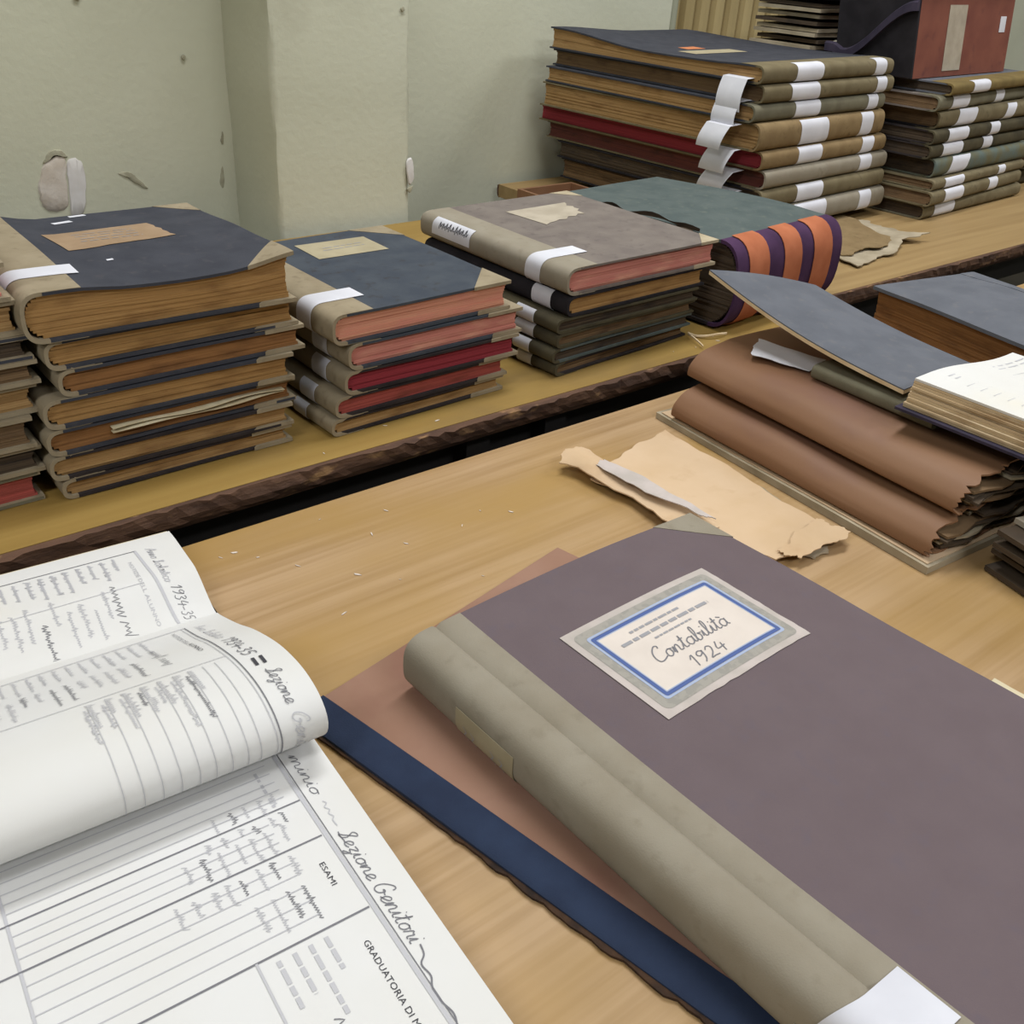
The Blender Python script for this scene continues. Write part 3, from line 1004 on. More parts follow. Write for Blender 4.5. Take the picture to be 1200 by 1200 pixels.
# --- second stack with spines towards the viewer, under the red box file
s5 = [
    dict(T=.026, page=M['pg_dark'], board=M['bluegrey'], spine=M['mustard'], dx=.0, dy=.0, tags=[(.32, .41, 0, 0)], label='thin mustard-spined ledger directly under the red box file'),
    dict(T=.034, page=M['pg_brown'], board=M['grey'], spine=M['olive_grey'], dx=-.03, dy=.01, tags=[(.36, .45, 0, 0), (.16, .21, 0, 0)], label='worn grey ledger with torn end, second under the red box file'),
    dict(T=.040, page=M['pg_brown'], board=M['black_cloth'], spine=M['olive'], dx=.0, dy=-.01, tags=[(.33, .42, 0, .02), (.12, .17, 0, .02)], label='thick ledger with pale spine end, third under the red box file'),
    dict(T=.032, page=M['pg_dark'], board=M['darkboard'], spine=M['darkolive'], dx=-.02, dy=-.012, tags=[(.35, .45, 0, 0), (.18, .23, 0, 0)], label='dark olive ledger with wide tag, fourth under the red box file'),
    dict(T=.032, page=M['pg_dark'], board=M['darkboard'], spine=M['darkolive'], dx=-.02, dy=-.01, tags=[(.36, .46, 0, 0), (.2, .25, 0, 0)], label='very dark ledger, fifth under the red box file'),
    dict(T=.044, page=M['pg_dark'], board=M['tealcloth'], spine=M['tealcloth'], dx=.01, dy=-.02, tags=[(.34, .43, 0, .03)], label='teal and olive spined ledger in the stack under the red box file'),
    dict(T=.024, page=M['pg_brown'], board=M['olive'], spine=M['olive'], dx=-.01, dy=-.025, tags=[(.36, .46, 0, 0), (.12, .16, 0, 0)], label='thin olive ledger, third from the bottom under the red box file'),
    dict(T=.034, page=M['pg_brown'], board=M['olive'], spine=M['olive'], dx=-.02, dy=-.03, tags=[(.35, .45, 0, 0), (.15, .2, 0, 0)], label='olive ledger, second from the bottom under the red box file'),
    dict(T=.034, page=M['pg_dark'], board=M['olive_grey'], spine=M['olive'], dx=-.01, dy=-.035, tags=[(.37, .47, 0, 0)], label='olive ledger at the very bottom under the red box file'),
]
for d in s5:
    d['T'] *= .95
    d.update(W=.5, D=.52, dr=rnd.uniform(-1.5, 1.5) + 4, strip=.05, bulge=.006)
k5 = stack(s5, 'ledgers in the stack under the red box file', 2.80, 1.285, R(90))

# --- stack at the right edge of the picture
s6 = [
    dict(T=.045, page=M['pg_brown'], board=M['black_cloth'], spine=M['greige'], tags=[(.36, .42, 0, 0)], label='grey-spined ledger, topmost in the stack at the right edge'),
    dict(T=.05, page=M['pg_dark'], board=M['darkboard'], spine=M['black_cloth'], tags=[(.35, .44, 0, 0)], label='black ledger with a white tag in the stack at the right edge'),
    dict(T=.05, page=M['pg_brown'], board=M['darkboard'], spine=M['olive_grey'], tags=[(.36, .43, 0, 0)], label='olive grey ledger low in the stack at the right edge'),
    dict(T=.045, page=M['pg_dark'], board=M['darkboard'], spine=M['darkolive'], tags=[], label='dark ledger at the bottom of the stack at the right edge'),
]
for d in s6:
    d.update(W=.42, D=.45, dr=rnd.uniform(-2, 2), strip=.05)
stack(s6, 'ledgers in the stack at the right edge', 3.36, 1.33, R(92))

# red box file on the second stack
zt = sum(d['T'] + .0016 for d in s5) + .0015
rb = thing('box_file', 'reddish brown box file with a tall pale label lying on the far stack', 'box file', (2.235, 1.315, Z0 + zt), R(3))


def shear(x, y, z):
    return (x - .02 * z / .165, y + .012 * z / .165, z)


v, f = box_data(.008, .47, 0, .2, 0, .165)
mesh_obj('box_body', [shear(*p) for p in v], f, M['redbox'], rb)
v, f = box_data(.0, .476, -.004, .204, .166, .176)
mesh_obj('lid', [shear(*p) for p in v], f, M['pinkgrey'], rb)
v, f = box_data(.14, .225, -.0012, -.0004, .012, .15)
mesh_obj('spine_label', [shear(*p) for p in v], f, M['lab_grey'], rb)
v, f = box_data(.405, .435, -.0012, -.0004, .09, .125)
mesh_obj('sticker', [shear(*p) for p in v], f, M['white'], rb)
# black cloth end with a curved violet flap
zc = lambda t: .150 - .115 * smooth01(t / .9) + .012 * smooth01((t - .85) / .15)
v, f = grid_solid(lambda u, v: shear(.007, .2 * u, .001 + .163 * v), lambda u, v: shear(.001, .2 * u, .001 + .163 * v), 16, 3)
mesh_obj('cloth_end', v, f, M['black_cloth'], rb, smooth=True)
v, f = grid_solid(lambda u, v: shear(-.010 + .018 * v, .225 * u, zc(min(u * 1.1, 1.05)) + .005 + .004 * math.sin(3 * v)),
                  lambda u, v: shear(-.012 + .018 * v, .225 * u, zc(min(u * 1.1, 1.05)) - .012), 20, 4)
mesh_obj('cloth_flap', v, f, M['violet'], rb, smooth=True)

# bundle of loose papers tied with ribbon
db = thing('document_bundle', 'bundle of loose papers tied with pale ribbon behind the red box file', 'document bundle', (2.222, 1.565, Z0 + zt), R(3))
for i in range(10):
    z = .002 + .0135 * i
    a, c = rnd.uniform(-.012, .012), rnd.uniform(-.012, .006)
    ph = rnd.uniform(0, 6)
    v, f = grid_solid(lambda u, v: (a + .42 * u, .02 + c + .18 * v, z + .008 + .002 * math.sin(5 * u + ph)),
                      lambda u, v: (a + .42 * u, .02 + c + .18 * v, z + .002 * math.sin(5 * u + ph)), 10, 2)
    mesh_obj('paper_layer', v, f, M['kraft_grey'] if i % 3 else M['pg_dark'], db)
v, f = box_data(.095, .125, .002, .004, .03, .146)
mesh_obj('ribbon', [(x + .35 * (z - .06), y, z) for x, y, z in v], f, M['ribbon'], db)
v, f = grid_solid(lambda u, v: (.04 + .13 * u, .002 - .01 * v, .045 + .008 * math.sin(6 * u)), lambda u, v: (.04 + .13 * u, .002 - .01 * v, .036 + .008 * math.sin(6 * u)), 10, 2)
mesh_obj('ribbon_bow', v, f, M['ribbon'], db)
v, f = box_data(-.02, .43, .0, .215, .14, .149)
mesh_obj('cover_board', v, f, M['darkboard'], db)

# brown wooden tray peeping out behind the grey-topped stack
tr = thing('wooden_tray', 'low brown wooden tray half hidden behind the grey ledger', 'tray', (1.43, 1.62, Z0))
box('tray_side', 0, .16, .0, .008, .0005, .05, M['brown'], tr)
box('tray_side', 0, .16, .092, .10, .0005, .05, M['brown'], tr)
box('tray_side', 0, .008, .0085, .0915, .0005, .05, M['brown'], tr)
box('tray_side', .152, .16, .0085, .0915, .0005, .05, M['brown'], tr)
box('tray_bottom', .0085, .1515, .0085, .0915, .0005, .006, M['brown'], tr)


# ------------------------------------------------------------------ crumpled sheets
def patch(corners, z, th, amp, freq, jag, n=26, seed=1, curl=None):
    """paper sheet between four ground corners with ragged sides and crumples; returns closed mesh data (world)"""
    rr = random.Random(seed)
    J = []
    for _ in range(4):
        p1, p2, p3 = rr.uniform(0, 6), rr.uniform(0, 6), rr.uniform(0, 6)
        J.append([jag * (0.55 * math.sin(5 * i / n + p1) + 0.3 * math.sin(13 * i / n + p2) + 0.15 * math.sin(29 * i / n + p3) + rr.uniform(-.12, .12))
                  for i in range(n + 1)])
    ph = [rr.uniform(0, 6) for _ in range(8)]
    a, b, c, d = [Vector((p[0], p[1])) for p in corners]

    def f(u, v, o):
        i, j = int(round(u * n)), int(round(v * n))
        p = (a * (1 - u) + b * u) * (1 - v) + (d * (1 - u) + c * u) * v
        eu, ev = (b - a).normalized(), (d - a).normalized()
        wv0, wv1, wu0, wu1 = (1 - v) ** 6, v ** 6, (1 - u) ** 6, u ** 6
        p = p + ev * (J[0][i] * wv0 + J[1][i] * wv1) + eu * (J[2][j] * wu0 + J[3][j] * wu1)
        zz = amp * (0.5 + 0.25 * math.sin(freq * p.x + ph[0] + 1.3 * math.sin(freq * .7 * p.y + ph[1])) + 0.25 * math.sin(freq * 1.3 * p.y + ph[2]))
        if curl:
            zz += curl(u, v)
        return (p.x, p.y, Z0 + z + zz + o)
    return grid_solid(lambda u, v: f(u, v, th), lambda u, v: f(u, v, 0), n, n)


tf = thing('torn_folder', 'crumpled tan paper folder sticking out under the tall stack', 'folder', (0, 0, 0))
v, f = patch([(1.80, 1.10), (2.02, 1.13), (2.12, 1.42), (1.86, 1.42)], .008, .002, .007, 26, .02, seed=3)
mesh_obj('upper_sheet', v, f, M['tan'], tf, smooth=True)
v, f = patch([(1.79, 1.075), (2.10, 1.10), (2.10, 1.30), (1.80, 1.30)], .0008, .002, .006, 22, .025, seed=5, curl=lambda u, v: .014 * u ** 3 * (1 - v) ** 2)
mesh_obj('lower_sheet', v, f, M['kraft_grey'], tf, smooth=True)

# ------------------------------------------------------------------ foreground: open register with a curled bundle of leaves
rg = thing('open_register', 'large open register with printed forms and a bundle of leaves curled over', 'register', (0.258, 0.68, Z0), R(-4))
PZ = .027


def loc_(u, v, z):
    return (-u, -v, z)


# cover boards and page blocks
v, f = grid_solid(lambda a, b: loc_(-.003 + .40 * a, -.138 + .62 * b, .0045), lambda a, b: loc_(-.003 + .40 * a, -.138 + .62 * b, .0005), 4, 4)
mesh_obj('cover_board', v, f, M['darkboard'], rg)


def right_z(v):      # height of the flat right-hand page
    return PZ - .017 * (1 - smooth01(v / .075)) + .0012 * math.sin(v * 11) * smooth01(v / .1)


def left_z(v):       # v negative on the left-hand page
    t = -v - .014
    return PZ - .016 + .022 * smooth01(t / .055) - .003 * smooth01((t - .1) / .04)


nl = 8
for i in range(nl):
    q0, q1 = i / nl, (i + 1) / nl - .012
    ju = rnd.uniform(0, .0015)
    jv = rnd.uniform(0, .004)
    last = i == nl - 1
    v, f = grid_solid(lambda a, b: loc_(ju + .38 * a, .001 + .47 * b, .005 + (right_z(.47 * b) - .005) * q1),
                      lambda a, b: loc_(ju + .38 * a, .001 + .47 * b, .005 + (right_z(.47 * b) - .005) * q0), 4, 24)
    mesh_obj('right_page' if last else 'leaf_gathering', v, f, M['page'] if last else M['page_edge'], rg, smooth=True)
    if last:
        top_r = q1
    je = (.002 + .006 * (1 - i / nl)) if not last else -.006
    v, f = grid_solid(lambda a, b: loc_(ju + .004 * abs(math.sin(b * 9 + i)) * 0 + .38 * a, -.0145 - (.1275 + je - jv) * b, .005 + (left_z(-.0145 - (.1275 + je - jv) * b) - .005) * q1),
                      lambda a, b: loc_(ju + .38 * a, -.0145 - (.1275 + je - jv) * b, .005 + (left_z(-.0145 - (.1275 + je - jv) * b) - .005) * q0), 4, 20)
    mesh_obj('left_page' if last else 'leaf_gathering', v, f, M['page'] if last else M['page_edge'], rg, smooth=True)

# curled bundle: profile (v, z) starting at the gutter
prof = catmull([(-.014, .0120), (-.002, .0165), (.04, .0355), (.08, .0560), (.125, .0745), (.155, .0825), (.18, .0850), (.20, .0815), (.212, .073), (.2155, .062), (.210, .049), (.196, .0375),
                (.168, .0325), (.12, .0315), (.09, .0312)], 6)
acc = [0]
for a, b_ in zip(prof, prof[1:]):
    acc.append(acc[-1] + math.hypot(b_[0] - a[0], b_[1] - a[1]))


def prof_at(s_, off=0.0):
    s_ = min(max(s_, 0), acc[-1] - 1e-6)
    i = 0
    while acc[i + 1] < s_:
        i += 1
    t = (s_ - acc[i]) / (acc[i + 1] - acc[i])
    a, b_ = prof[i], prof[i + 1]
    dx, dz = b_[0] - a[0], b_[1] - a[1]
    l = math.hypot(dx, dz)
    return a[0] + dx * t - dz / l * off * -1 * -1, a[1] + dz * t + dx / l * off


def roll_pt(u, s_, off=0.0):
    i_, z = prof_at(s_, 0)
    # normal pointing outward (left of travel direction is up/outside)
    e = .001
    p0, p1 = prof_at(s_ - e), prof_at(s_ + e)
    dx, dz = p1[0] - p0[0], p1[1] - p0[1]
    l = math.hypot(dx, dz) or 1
    return loc_(u, i_ - dz / l * off, z + dx / l * off)


S = acc[-1]
NB = 4
for k in range(NB):
    o0, o1 = -.0034 + k * .0008, -.0034 + (k + 1) * .0008 - .00005
    ju = rnd.uniform(0, .002) if k < NB - 1 else 0
    v, f = grid_solid(lambda a, b: roll_pt(ju + .37 * a, S * b, o1), lambda a, b: roll_pt(ju + .37 * a, S * b, o0), 4, 70)
    mesh_obj('curled_leaf', v, f, M['page'], rg, smooth=True)

# --- print and handwriting
OFF = .0004


def rp(v_, u_):       # right page: text runs along +v, upwards is -u
    return loc_(u_, v_, .005 + (right_z(v_) - .005) * top_r + OFF)


def lp(v_, u_):
    return loc_(u_, v_, .005 + (left_z(v_) - .005) * top_r + OFF)


def cp_(s_, u_):
    return roll_pt(u_, s_ + .012, OFF)


def flip(fn, base):   # write() works with y up: y up = -u
    return lambda x, y: fn(x, base - y)


dk, md, pl = MB(), MB(), MB()


def heading(text, *a):
    h = MB()
    printed(h, text, *a)
    h.build('printed_heading', M['ink_black'], rg)


# right page
line(pl, (.15, .0335), (.46, .029), .0028, rp, 40)
line(md, (.15, .031), (.46, .0265), .0007, rp, 40)
for vv, wd, u0, u1 in ((.238, .0012, .034, .36), (.273, .0013, .034, .36), (.338, .0014, .033, .36)):
    line(md, (vv, u0), (vv, u1), wd, rp, 20)
for vv in (.196, .205, .214, .222, .2295, .247, .2555, .264, .2835, .2935, .304, .315, .3265):
    line(pl, (vv, .042 if vv < .238 else .06), (vv, .22), .0008, rp, 14)
line(pl, (.15, .219), (.46, .219), .0018, rp, 20)
line(pl, (.338, .106), (.46, .106), .0016, rp, 12)
x = write(md, 'minio ', .196, .0, .0095, .0007, flip(rp, .0245), length=.05)
write(pl, '~', .246, .0, .011, .0008, flip(rp, .0245), length=.026)
write(md, 'Sezione', .2755, .0, .0105, .0008, flip(rp, .0245), length=.046)
write(md, 'Genitori', .325, .0, .012, .0008, flip(rp, .0245), length=.049)
ribbon(md, catmull([(.377, .0195), (.384, .021), (.389, .0255), (.398, .0245), (.405, .0275), (.415, .0275), (.425, .0255), (.436, .0285), (.45, .027)], 5), .0011, rp)
heading('ESAMI', .2925, 0, .0052, flip(rp, .0455), .020)
heading('GRADUATORIA DI MERITO', .3575, 0, .0056, flip(rp, .0475), .082)
for uu, l in ((.066, .024), (.076, .05), (.086, .03), (.096, .034)):
    smudge(pl, .343, .0, l, .0028, flip(rp, uu))
scribble(md, .392, 0, .016, .010, .0008, flip(rp, .083))
heading('ESAMI', .385, 0, .0052, flip(rp, .115), .022)
for (va, vb, u0, u1) in ((.222, .238, .05, .10), (.240, .25, .05, .105), (.249, .272, .055, .13), (.276, .296, .06, .14), (.300, .33, .062, .10)):
    uu = u0
    while uu < u1:
        scribble(md if rnd.random() < .35 else pl, va + rnd.uniform(0, .003), 0, (vb - va) * rnd.uniform(.6, .95), .0046, .0006, flip(rp, uu))
        uu += rnd.uniform(.0085, .0125)
for vv in (.2, .212, .226):
    smudge(pl, vv, 0, .009, .0022, flip(rp, .052))

# left page
line(pl, (-.1136, .0395), (-.016, .0335), .0026, lp, 20)
line(md, (-.1136, .039), (-.1166, .35), .0008, lp, 16)
write(pl, 'Anno Scolastico ', -.113, 0, .0085, .0007, flip(lp, .030), length=.060)
write(md, '1934-35', -.052, 0, .0095, .0006, flip(lp, .0275), length=.034)
printed(pl, 'NOTIZIE DELL ALUNNO', -.098, 0, .005, flip(lp, .0505), .078)
scribble(md, -.068, 0, .03, .009, .0007, flip(lp, .0755))
scribble(md, -.034, 0, .015, .009, .0007, flip(lp, .0755))
uu = .062
while uu < .30:
    scribble(pl, -.11, 0, rnd.uniform(.02, .035), .005, .0009, flip(lp, uu))
    if uu > .08:
        scribble(pl if rnd.random() < .8 else md, -.06 + rnd.uniform(-.012, .012), 0, rnd.uniform(.02, .034), .005, .0006, flip(lp, uu))
    uu += .0105
line(pl, (-.062, .05), (-.062, .30), .0005, lp, 16)

# curled page
line(md, (.006, .0345), (.32, .0345), .0009, cp_, 70)
line(pl, (.006, .0375), (.31, .0375), .0006, cp_, 60)
line(pl, (.006, .035), (.006, .36), .0012, cp_, 12)
write(pl, 'Anno ', .012, 0, .008, .0006, flip(cp_, .0275), length=.024)
write(pl, 'Scolastico ', .038, 0, .0085, .0007, flip(cp_, .0275), length=.05)
write(md, '1934-35', .092, 0, .0105, .001, flip(cp_, .028), length=.056)
line(dk, (.157, .0245), (.170, .0252), .0026, cp_, 6)
line(dk, (.157, .0185), (.170, .0192), .0026, cp_, 6)
write(md, 'Sezione ', .178, 0, .010, .0007, flip(cp_, .0235), length=.045)
write(pl, 'Genitori', .224, 0, .011, .0008, flip(cp_, .0235), length=.05)
h = MB()
printed(h, 'NOTIZIE DELL ', .014, 0, .0048, flip(cp_, .048), .052)
h.build('printed_heading', M['ink_light'], rg)
heading('ALUNNO', .068, 0, .0052, flip(cp_, .048), .036)
scribble(md, .05, 0, .034, .0105, .0008, flip(cp_, .076))
scribble(md, .09, 0, .022, .0105, .0008, flip(cp_, .076))
line(pl, (.136, .037), (.136, .30), .0008, cp_, 14)
uu = .074
while uu < .27:
    scribble(pl, .010, 0, rnd.uniform(.035, .05), .0040, .0006, flip(cp_, uu))
    if uu > .085:
        scribble(md if rnd.random() < .35 else pl, .068 + rnd.uniform(0, .008), 0, rnd.uniform(.025, .055), .0048, .0006, flip(cp_, uu))
    uu += .0098
for uu in (.048, .057, .068, .079, .09, .102, .114, .126, .138):
    line(pl, (.142, uu), (.30, uu + .002), .0005, cp_, 30)
    if uu > .064:
        scribble(pl, .142, 0, rnd.uniform(.02, .05), .006, .0007, flip(cp_, uu))
        scribble(md if rnd.random() < .4 else pl, .15, 0, rnd.uniform(.02, .06), .004, .0006, flip(cp_, uu + .004))
line(pl, (.03, .215), (.13, .215), .0006, cp_, 14)
line(pl, (.012, .226), (.13, .226), .0012, cp_, 14)
dk.build('double_dash', M['ink_black'], rg)['kind'] = 'stuff'
md.build('handwriting', M['ink'], rg)['kind'] = 'stuff'
pl.build('faint_print', M['ink_pale'], rg)['kind'] = 'stuff'

# ------------------------------------------------------------------ foreground: thin folder with navy tape
fo = thing('thin_folder', 'thin pinkish brown pasteboard folder with navy cloth edge under the plum ledger', 'folder', (0.256, 0.542, Z0), R(11.5))


def fold_pt(x, y, z, j=0):
    return (x, -y, z)


v, f = grid_solid(lambda a, b: (.02 + .318 * a, -.47 * b, .008 + .0006 * math.sin(7 * b)), lambda a, b: (.02 + .318 * a, -.47 * b, .0062 + .0006 * math.sin(7 * b)), 12, 16)
mesh_obj('upper_cover', v, f, M['folder'], fo)
v, f = grid_solid(lambda a, b: (.004 + .33 * a, -.003 - .464 * b, .0058), lambda a, b: (.004 + .33 * a, -.003 - .464 * b, .0026), 4, 4)
mesh_obj('inner_leaves', v, f, M['page_edge'], fo)
v, f = grid_solid(lambda a, b: (.334 * a, -.47 * b, .0022), lambda a, b: (.334 * a, -.47 * b, .0005), 4, 4)
mesh_obj('lower_cover', v, f, M['folder'], fo)
pr = [(.0275, .0092), (.018, .0092), (.009, .009), (.002, .0082), (-.0008, .006), (-.001, .003), (.0, .0012)]


def tp(a, b, o):
    i = min(int(a * (len(pr) - 1) + .001), len(pr) - 1)
    x, z = pr[i]
    return (x + (o if i > 2 else 0), -.471 * b + .0005, z - (o if i <= 3 else 0) + .0006 * math.sin(7 * b))


v, f = grid_solid(lambda a, b: tp(a, b, 0), lambda a, b: tp(a, b, .0006), len(pr) - 1, 16)
mesh_obj('navy_tape', v, f, M['bluestrip'], fo, smooth=True)
mb = MB()
n = 60
rows = []
for i in range(n + 1):
    y = -.47 * i / n
    o = .002 + .0035 * rnd.random() * (0.3 + 0.7 * smooth01((i / n - .2) / .4))
    rows += [(.0, y, .0045), (-o, y, .0035), (-o * .9, y, .0008), (.0, y, .0005)]
fs = []
for i in range(n):
    for k in range(3):
        fs.append((i * 4 + k, i * 4 + k + 1, (i + 1) * 4 + k + 1, (i + 1) * 4 + k))
mesh_obj('frayed_edge', rows, fs, M['frayed'], fo)

# ------------------------------------------------------------------ foreground: the plum ledger
def warpc(x, y):
    return 0.004 * math.sin(math.pi * min(max(x / .335, 0), 1)) * 1.0 - .0025 * smooth01((x - .2) / .13)


c = Book('ledger_book', 'large plum-coloured ledger with grey canvas spine and blue-framed handwritten label', (.362, .045, .0105), R(1.6), .336, .472, .05, M['greige'],
         M['plum'], M['pg_tan'], M['greige'], None, warp=warpc, bulge=.010, strip=.045, groove=True, cs=.05, stripf=lambda y: .0465 - .003 * math.sin(math.pi * min(max(y / .472, 0), 1)),
         bt=.0035)
# printed label: four corners from its lower left
LX0, LX1, LY0, LY1 = .089, .264, .280, .397
c0 = c.sheet('title_label', [(LX0, LY0), (LX1, LY0), (LX1, LY1), (LX0, LY1)], M['lab_paper'], n=20, jag=.0005, th=.0004)


def ring(name, i0, i1, m, off, rad=0.0):
    mb = MB()

    def loop(ins):
        x0, x1, y0, y1 = LX0 + ins, LX1 - ins, LY0 + ins, LY1 - ins
        pts = []
        for (cx, cy, a0) in ((x1 - rad, y1 - rad, 0), (x0 + rad, y1 - rad, 90), (x0 + rad, y0 + rad, 180), (x1 - rad, y0 + rad, 270)):
            for q in range(5):
                a = R(a0 + 90 * q / 4)
                pts.append((cx + rad * math.cos(a), cy + rad * math.sin(a)))
        out = []
        for i in range(len(pts)):
            p, q = pts[i], pts[(i + 1) % len(pts)]
            k = max(1, int(math.dist(p, q) / .01))
            out += [(p[0] + (q[0] - p[0]) * t / k, p[1] + (q[1] - p[1]) * t / k) for t in range(k)]
        return out
    A, Bq = loop(i0), loop(i1)
    n = min(len(A), len(Bq))
    if len(A) != len(Bq):
        def res(pts):
            return [pts[int(i * len(pts) / 120)] for i in range(120)]
        A, Bq = res(A), res(Bq)
        n = 120
    t = c.top(off)
    mb.add([t(*p) for p in A] + [t(*p) for p in Bq], [(i, (i + 1) % n, n + (i + 1) % n, n + i) for i in range(n)])
    mb.build(name, m, c0)


ring('grey_ornament', .0065, .0165, M['lab_frame'], .0011, .006)
ring('light_blue_rule', .0145, .0168, M['lab_ltblue'], .0013, .003)
ring('blue_rule', .0172, .0205, M['lab_blue'], .0013, .0008)
ring('light_blue_rule', .0207, .0217, M['lab_ltblue'], .0013, .0005)
c.sheet('label_centre', [(LX0 + .0215, LY0 + .0215), (LX1 - .0215, LY0 + .0215), (LX1 - .0215, LY1 - .0215), (LX0 + .0215, LY1 - .0215)], M['lab_in'], parent=c0, off=.0009, th=.0003,
        n=10)
hb = MB()
tp_ = c.top(.0016)
write(hb, 'Contabilità', .129, .3265, .0165, .0011, tp_, slant=.22, length=.088)
write(hb, '1924', .150, .3055, .0135, .0011, tp_, slant=.15, length=.040)
hb.build('handwriting', M['ink'], c0)
pb = MB()
smudge(pb, .138, .3655, .060, .0024, tp_)
smudge(pb, .121, .3565, .104, .0034, tp_)
smudge(pb, .150, .3490, .044, .0018, tp_)
pb.build('printing', M['ink_light'], c0)['kind'] = 'stuff'
# paper slips on its spine
c.wrap('spine_label', .335, .402, 0, 0, M['lab_cream'], a0=8, a1=-52)
mb = MB()
sm = spine_map(c, .0014)
for (yy, t_) in ((.392, 0), (.383, 1), (.36, 2), (.35, 3)):
    ribbon(mb, catmull([(yy, -6), (yy - .004, -12), (yy - .001, -22), (yy - .005, -30), (yy - .002, -36)], 3), .0012, sm)
mb.build('faded_digits', M['ink_light'], c.spine)
c.wrap('spine_label', .062, .092, 0, 0, M['lab_cream'], a0=-2, a1=-60)
c.wrap('paper_tag', .030, .068, .043, 0, M['white'], a1=5, skew=.014, off=.0007)

# pale sheet whose edge shows beside the ledger
ps = patch([(.60, .04), (.780, .04), (.778, .236), (.60, .244)], .0006, .0015, .001, 9, .002, n=14, seed=9)
tag(mesh_obj('paper_sheet', ps[0], ps[1], M['page_edge']), 'pale paper sheet lying half under the plum ledger at the right edge', 'paper')

# ------------------------------------------------------------------ torn cream folder
tc = thing('torn_paper_folder', 'torn cream paper folder lying flat beside the brown bundles', 'folder', (0, 0, 0))
v, f = patch([(.735, .565), (.80, .452), (.855, .455), (.875, .60)], .0008, .0015, .003, 30, .008, n=20, seed=12)
mesh_obj('bottom_sheet', v, f, M['kraft_grey'], tc, smooth=True)
v, f = patch([(.728, .585), (.795, .460), (.848, .452), (.892, .745)], .006, .0015, .003, 20, .012, n=24, seed=13)
v, f = patch([(.715, .700), (.762, .470), (.862, .452), (.885, .748)], .004, .0015, .0035, 18, .007, n=26, seed=14)
mesh_obj('upper_sheet', v, f, M['kraft'], tc, smooth=True)
v, f = patch([(.705, .742), (.722, .56), (.752, .545), (.755, .752)], .0095, .0015, .005, 40, .008, n=22, seed=15, curl=lambda u, v: .010 * (1 - u) ** 2 * math.sin(3 * v))
mesh_obj('torn_flap', v, f, M['kraft'], tc, smooth=True)
v, f = patch([(.722, .70), (.742, .555), (.756, .55), (.744, .71)], .0185, .001, .004, 50, .006, n=16, seed=16)
mesh_obj('pale_tear', v, f, M['lab_paper'], tc, smooth=True)
v, f = patch([(.772, .476), (.776, .447), (.862, .450), (.862, .488)], .0095, .001, .004, 40, .006, n=22, seed=17)
mesh_obj('torn_end', v, f, M['kraft'], tc, smooth=True)

# ------------------------------------------------------------------ brown pressboard bundles
bb = thing('backing_board', 'thick tan board under the two brown pressboard bundles', 'board', (.880, .366, Z0), R(-4.5))
v, f = grid_solid(lambda a, b: (.30 * a, .42 * b, .009 + .001 * math.sin(6 * b)), lambda a, b: (.30 * a, .42 * b, .0006), 6, 12)
mesh_obj('board', v, f, M['kraft_grey'], bb)
v, f = grid_solid(lambda a, b: (.004 + .29 * a, .004 + .41 * b, .0105 + .001 * math.sin(6 * b)), lambda a, b: (.004 + .29 * a, .004 + .41 * b, .0094 + .001 * math.sin(6 * b)), 6, 12)
mesh_obj('facing_sheet', v, f, M['kraft'], bb)


def bundle(label, loc, rz, W, D, T, seed):
    t = thing('document_folder', label, 'folder', (loc[0], loc[1], Z0 + loc[2]), rz, 'brown pressboard folders of papers')
    rr = random.Random(seed)
    p = catmull([(W, T), (W * .6, T + .002), (W * .3, T + .001), (.055, T - .002), (.022, T * .8), (.005, T * .5), (.0, T * .22), (.004, .001), (.03, .0), (W * .5, 0), (W, 0)], 5)
    L = len(p)
    ph = rr.uniform(0, 6)
    E0 = [rr.uniform(-.005, .005) for _ in range(L)]

    def f(u, v, o):
        i = min(int(u * (L - 1) + .001), L - 1)
        x, z = p[i]
        a, b = p[max(i - 1, 0)], p[min(i + 1, L - 1)]
        dx, dz = b[0] - a[0], b[1] - a[1]
        l = math.hypot(dx, dz) or 1
        y = D * v + E0[i] * ((1 - v) ** 8)
        wv = .0014 * math.sin(11 * v + ph) * (1 if z > T * .3 else 0)
        return (x - dz / l * o, y, z + dx / l * o * (1 if 1 else 0) + wv)
    v, fc = grid_solid(lambda u, v: f(u, v, 0), lambda u, v: f(u, v, .0022), L - 1, 22)
    mesh_obj('pressboard_cover', v, fc, M['brown'], t, smooth=True)
    n = 9
    for i in range(n):
        z0 = .004 + (T - .009) * i / n
        z1 = z0 + (T - .009) / n * .8
        xl = .012 + .03 * abs((i + .5) / n - .45) + (.055 if i > n - 4 else 0)
        j = rr.uniform(-.012, .006)
        q = rr.uniform(0, 6)
        v, fc = grid_solid(lambda a, b: (xl + (W - .01 - xl) * a, j + (D - .004 - j) * b + .004 * math.sin(17 * a + q) * (1 - b), z1 + .0008 * math.sin(9 * a + q)),
                           lambda a, b: (xl + (W - .01 - xl) * a, j + (D - .004 - j) * b + .004 * math.sin(17 * a + q) * (1 - b), z0 + .0008 * math.sin(9 * a + q)), 12, 3)
        mesh_obj('paper_layer', v, fc, [M['pg_dark'], M['pg_brown'], M['kraft_grey'], M['pg_dark']][i % 4], t)  # papers darkened: the shadow of the open book above is put into their colour
    return t


bundle('lower of the two brown pressboard folders of papers, resting on the tan board', (.889, .375, .0118), R(-3.5), .27, .385, .042, 4)
bundle('upper brown pressboard folder of papers, lying on top of the other one', (.915, .372, .0565), R(-4.5), .26, .40, .041, 8)

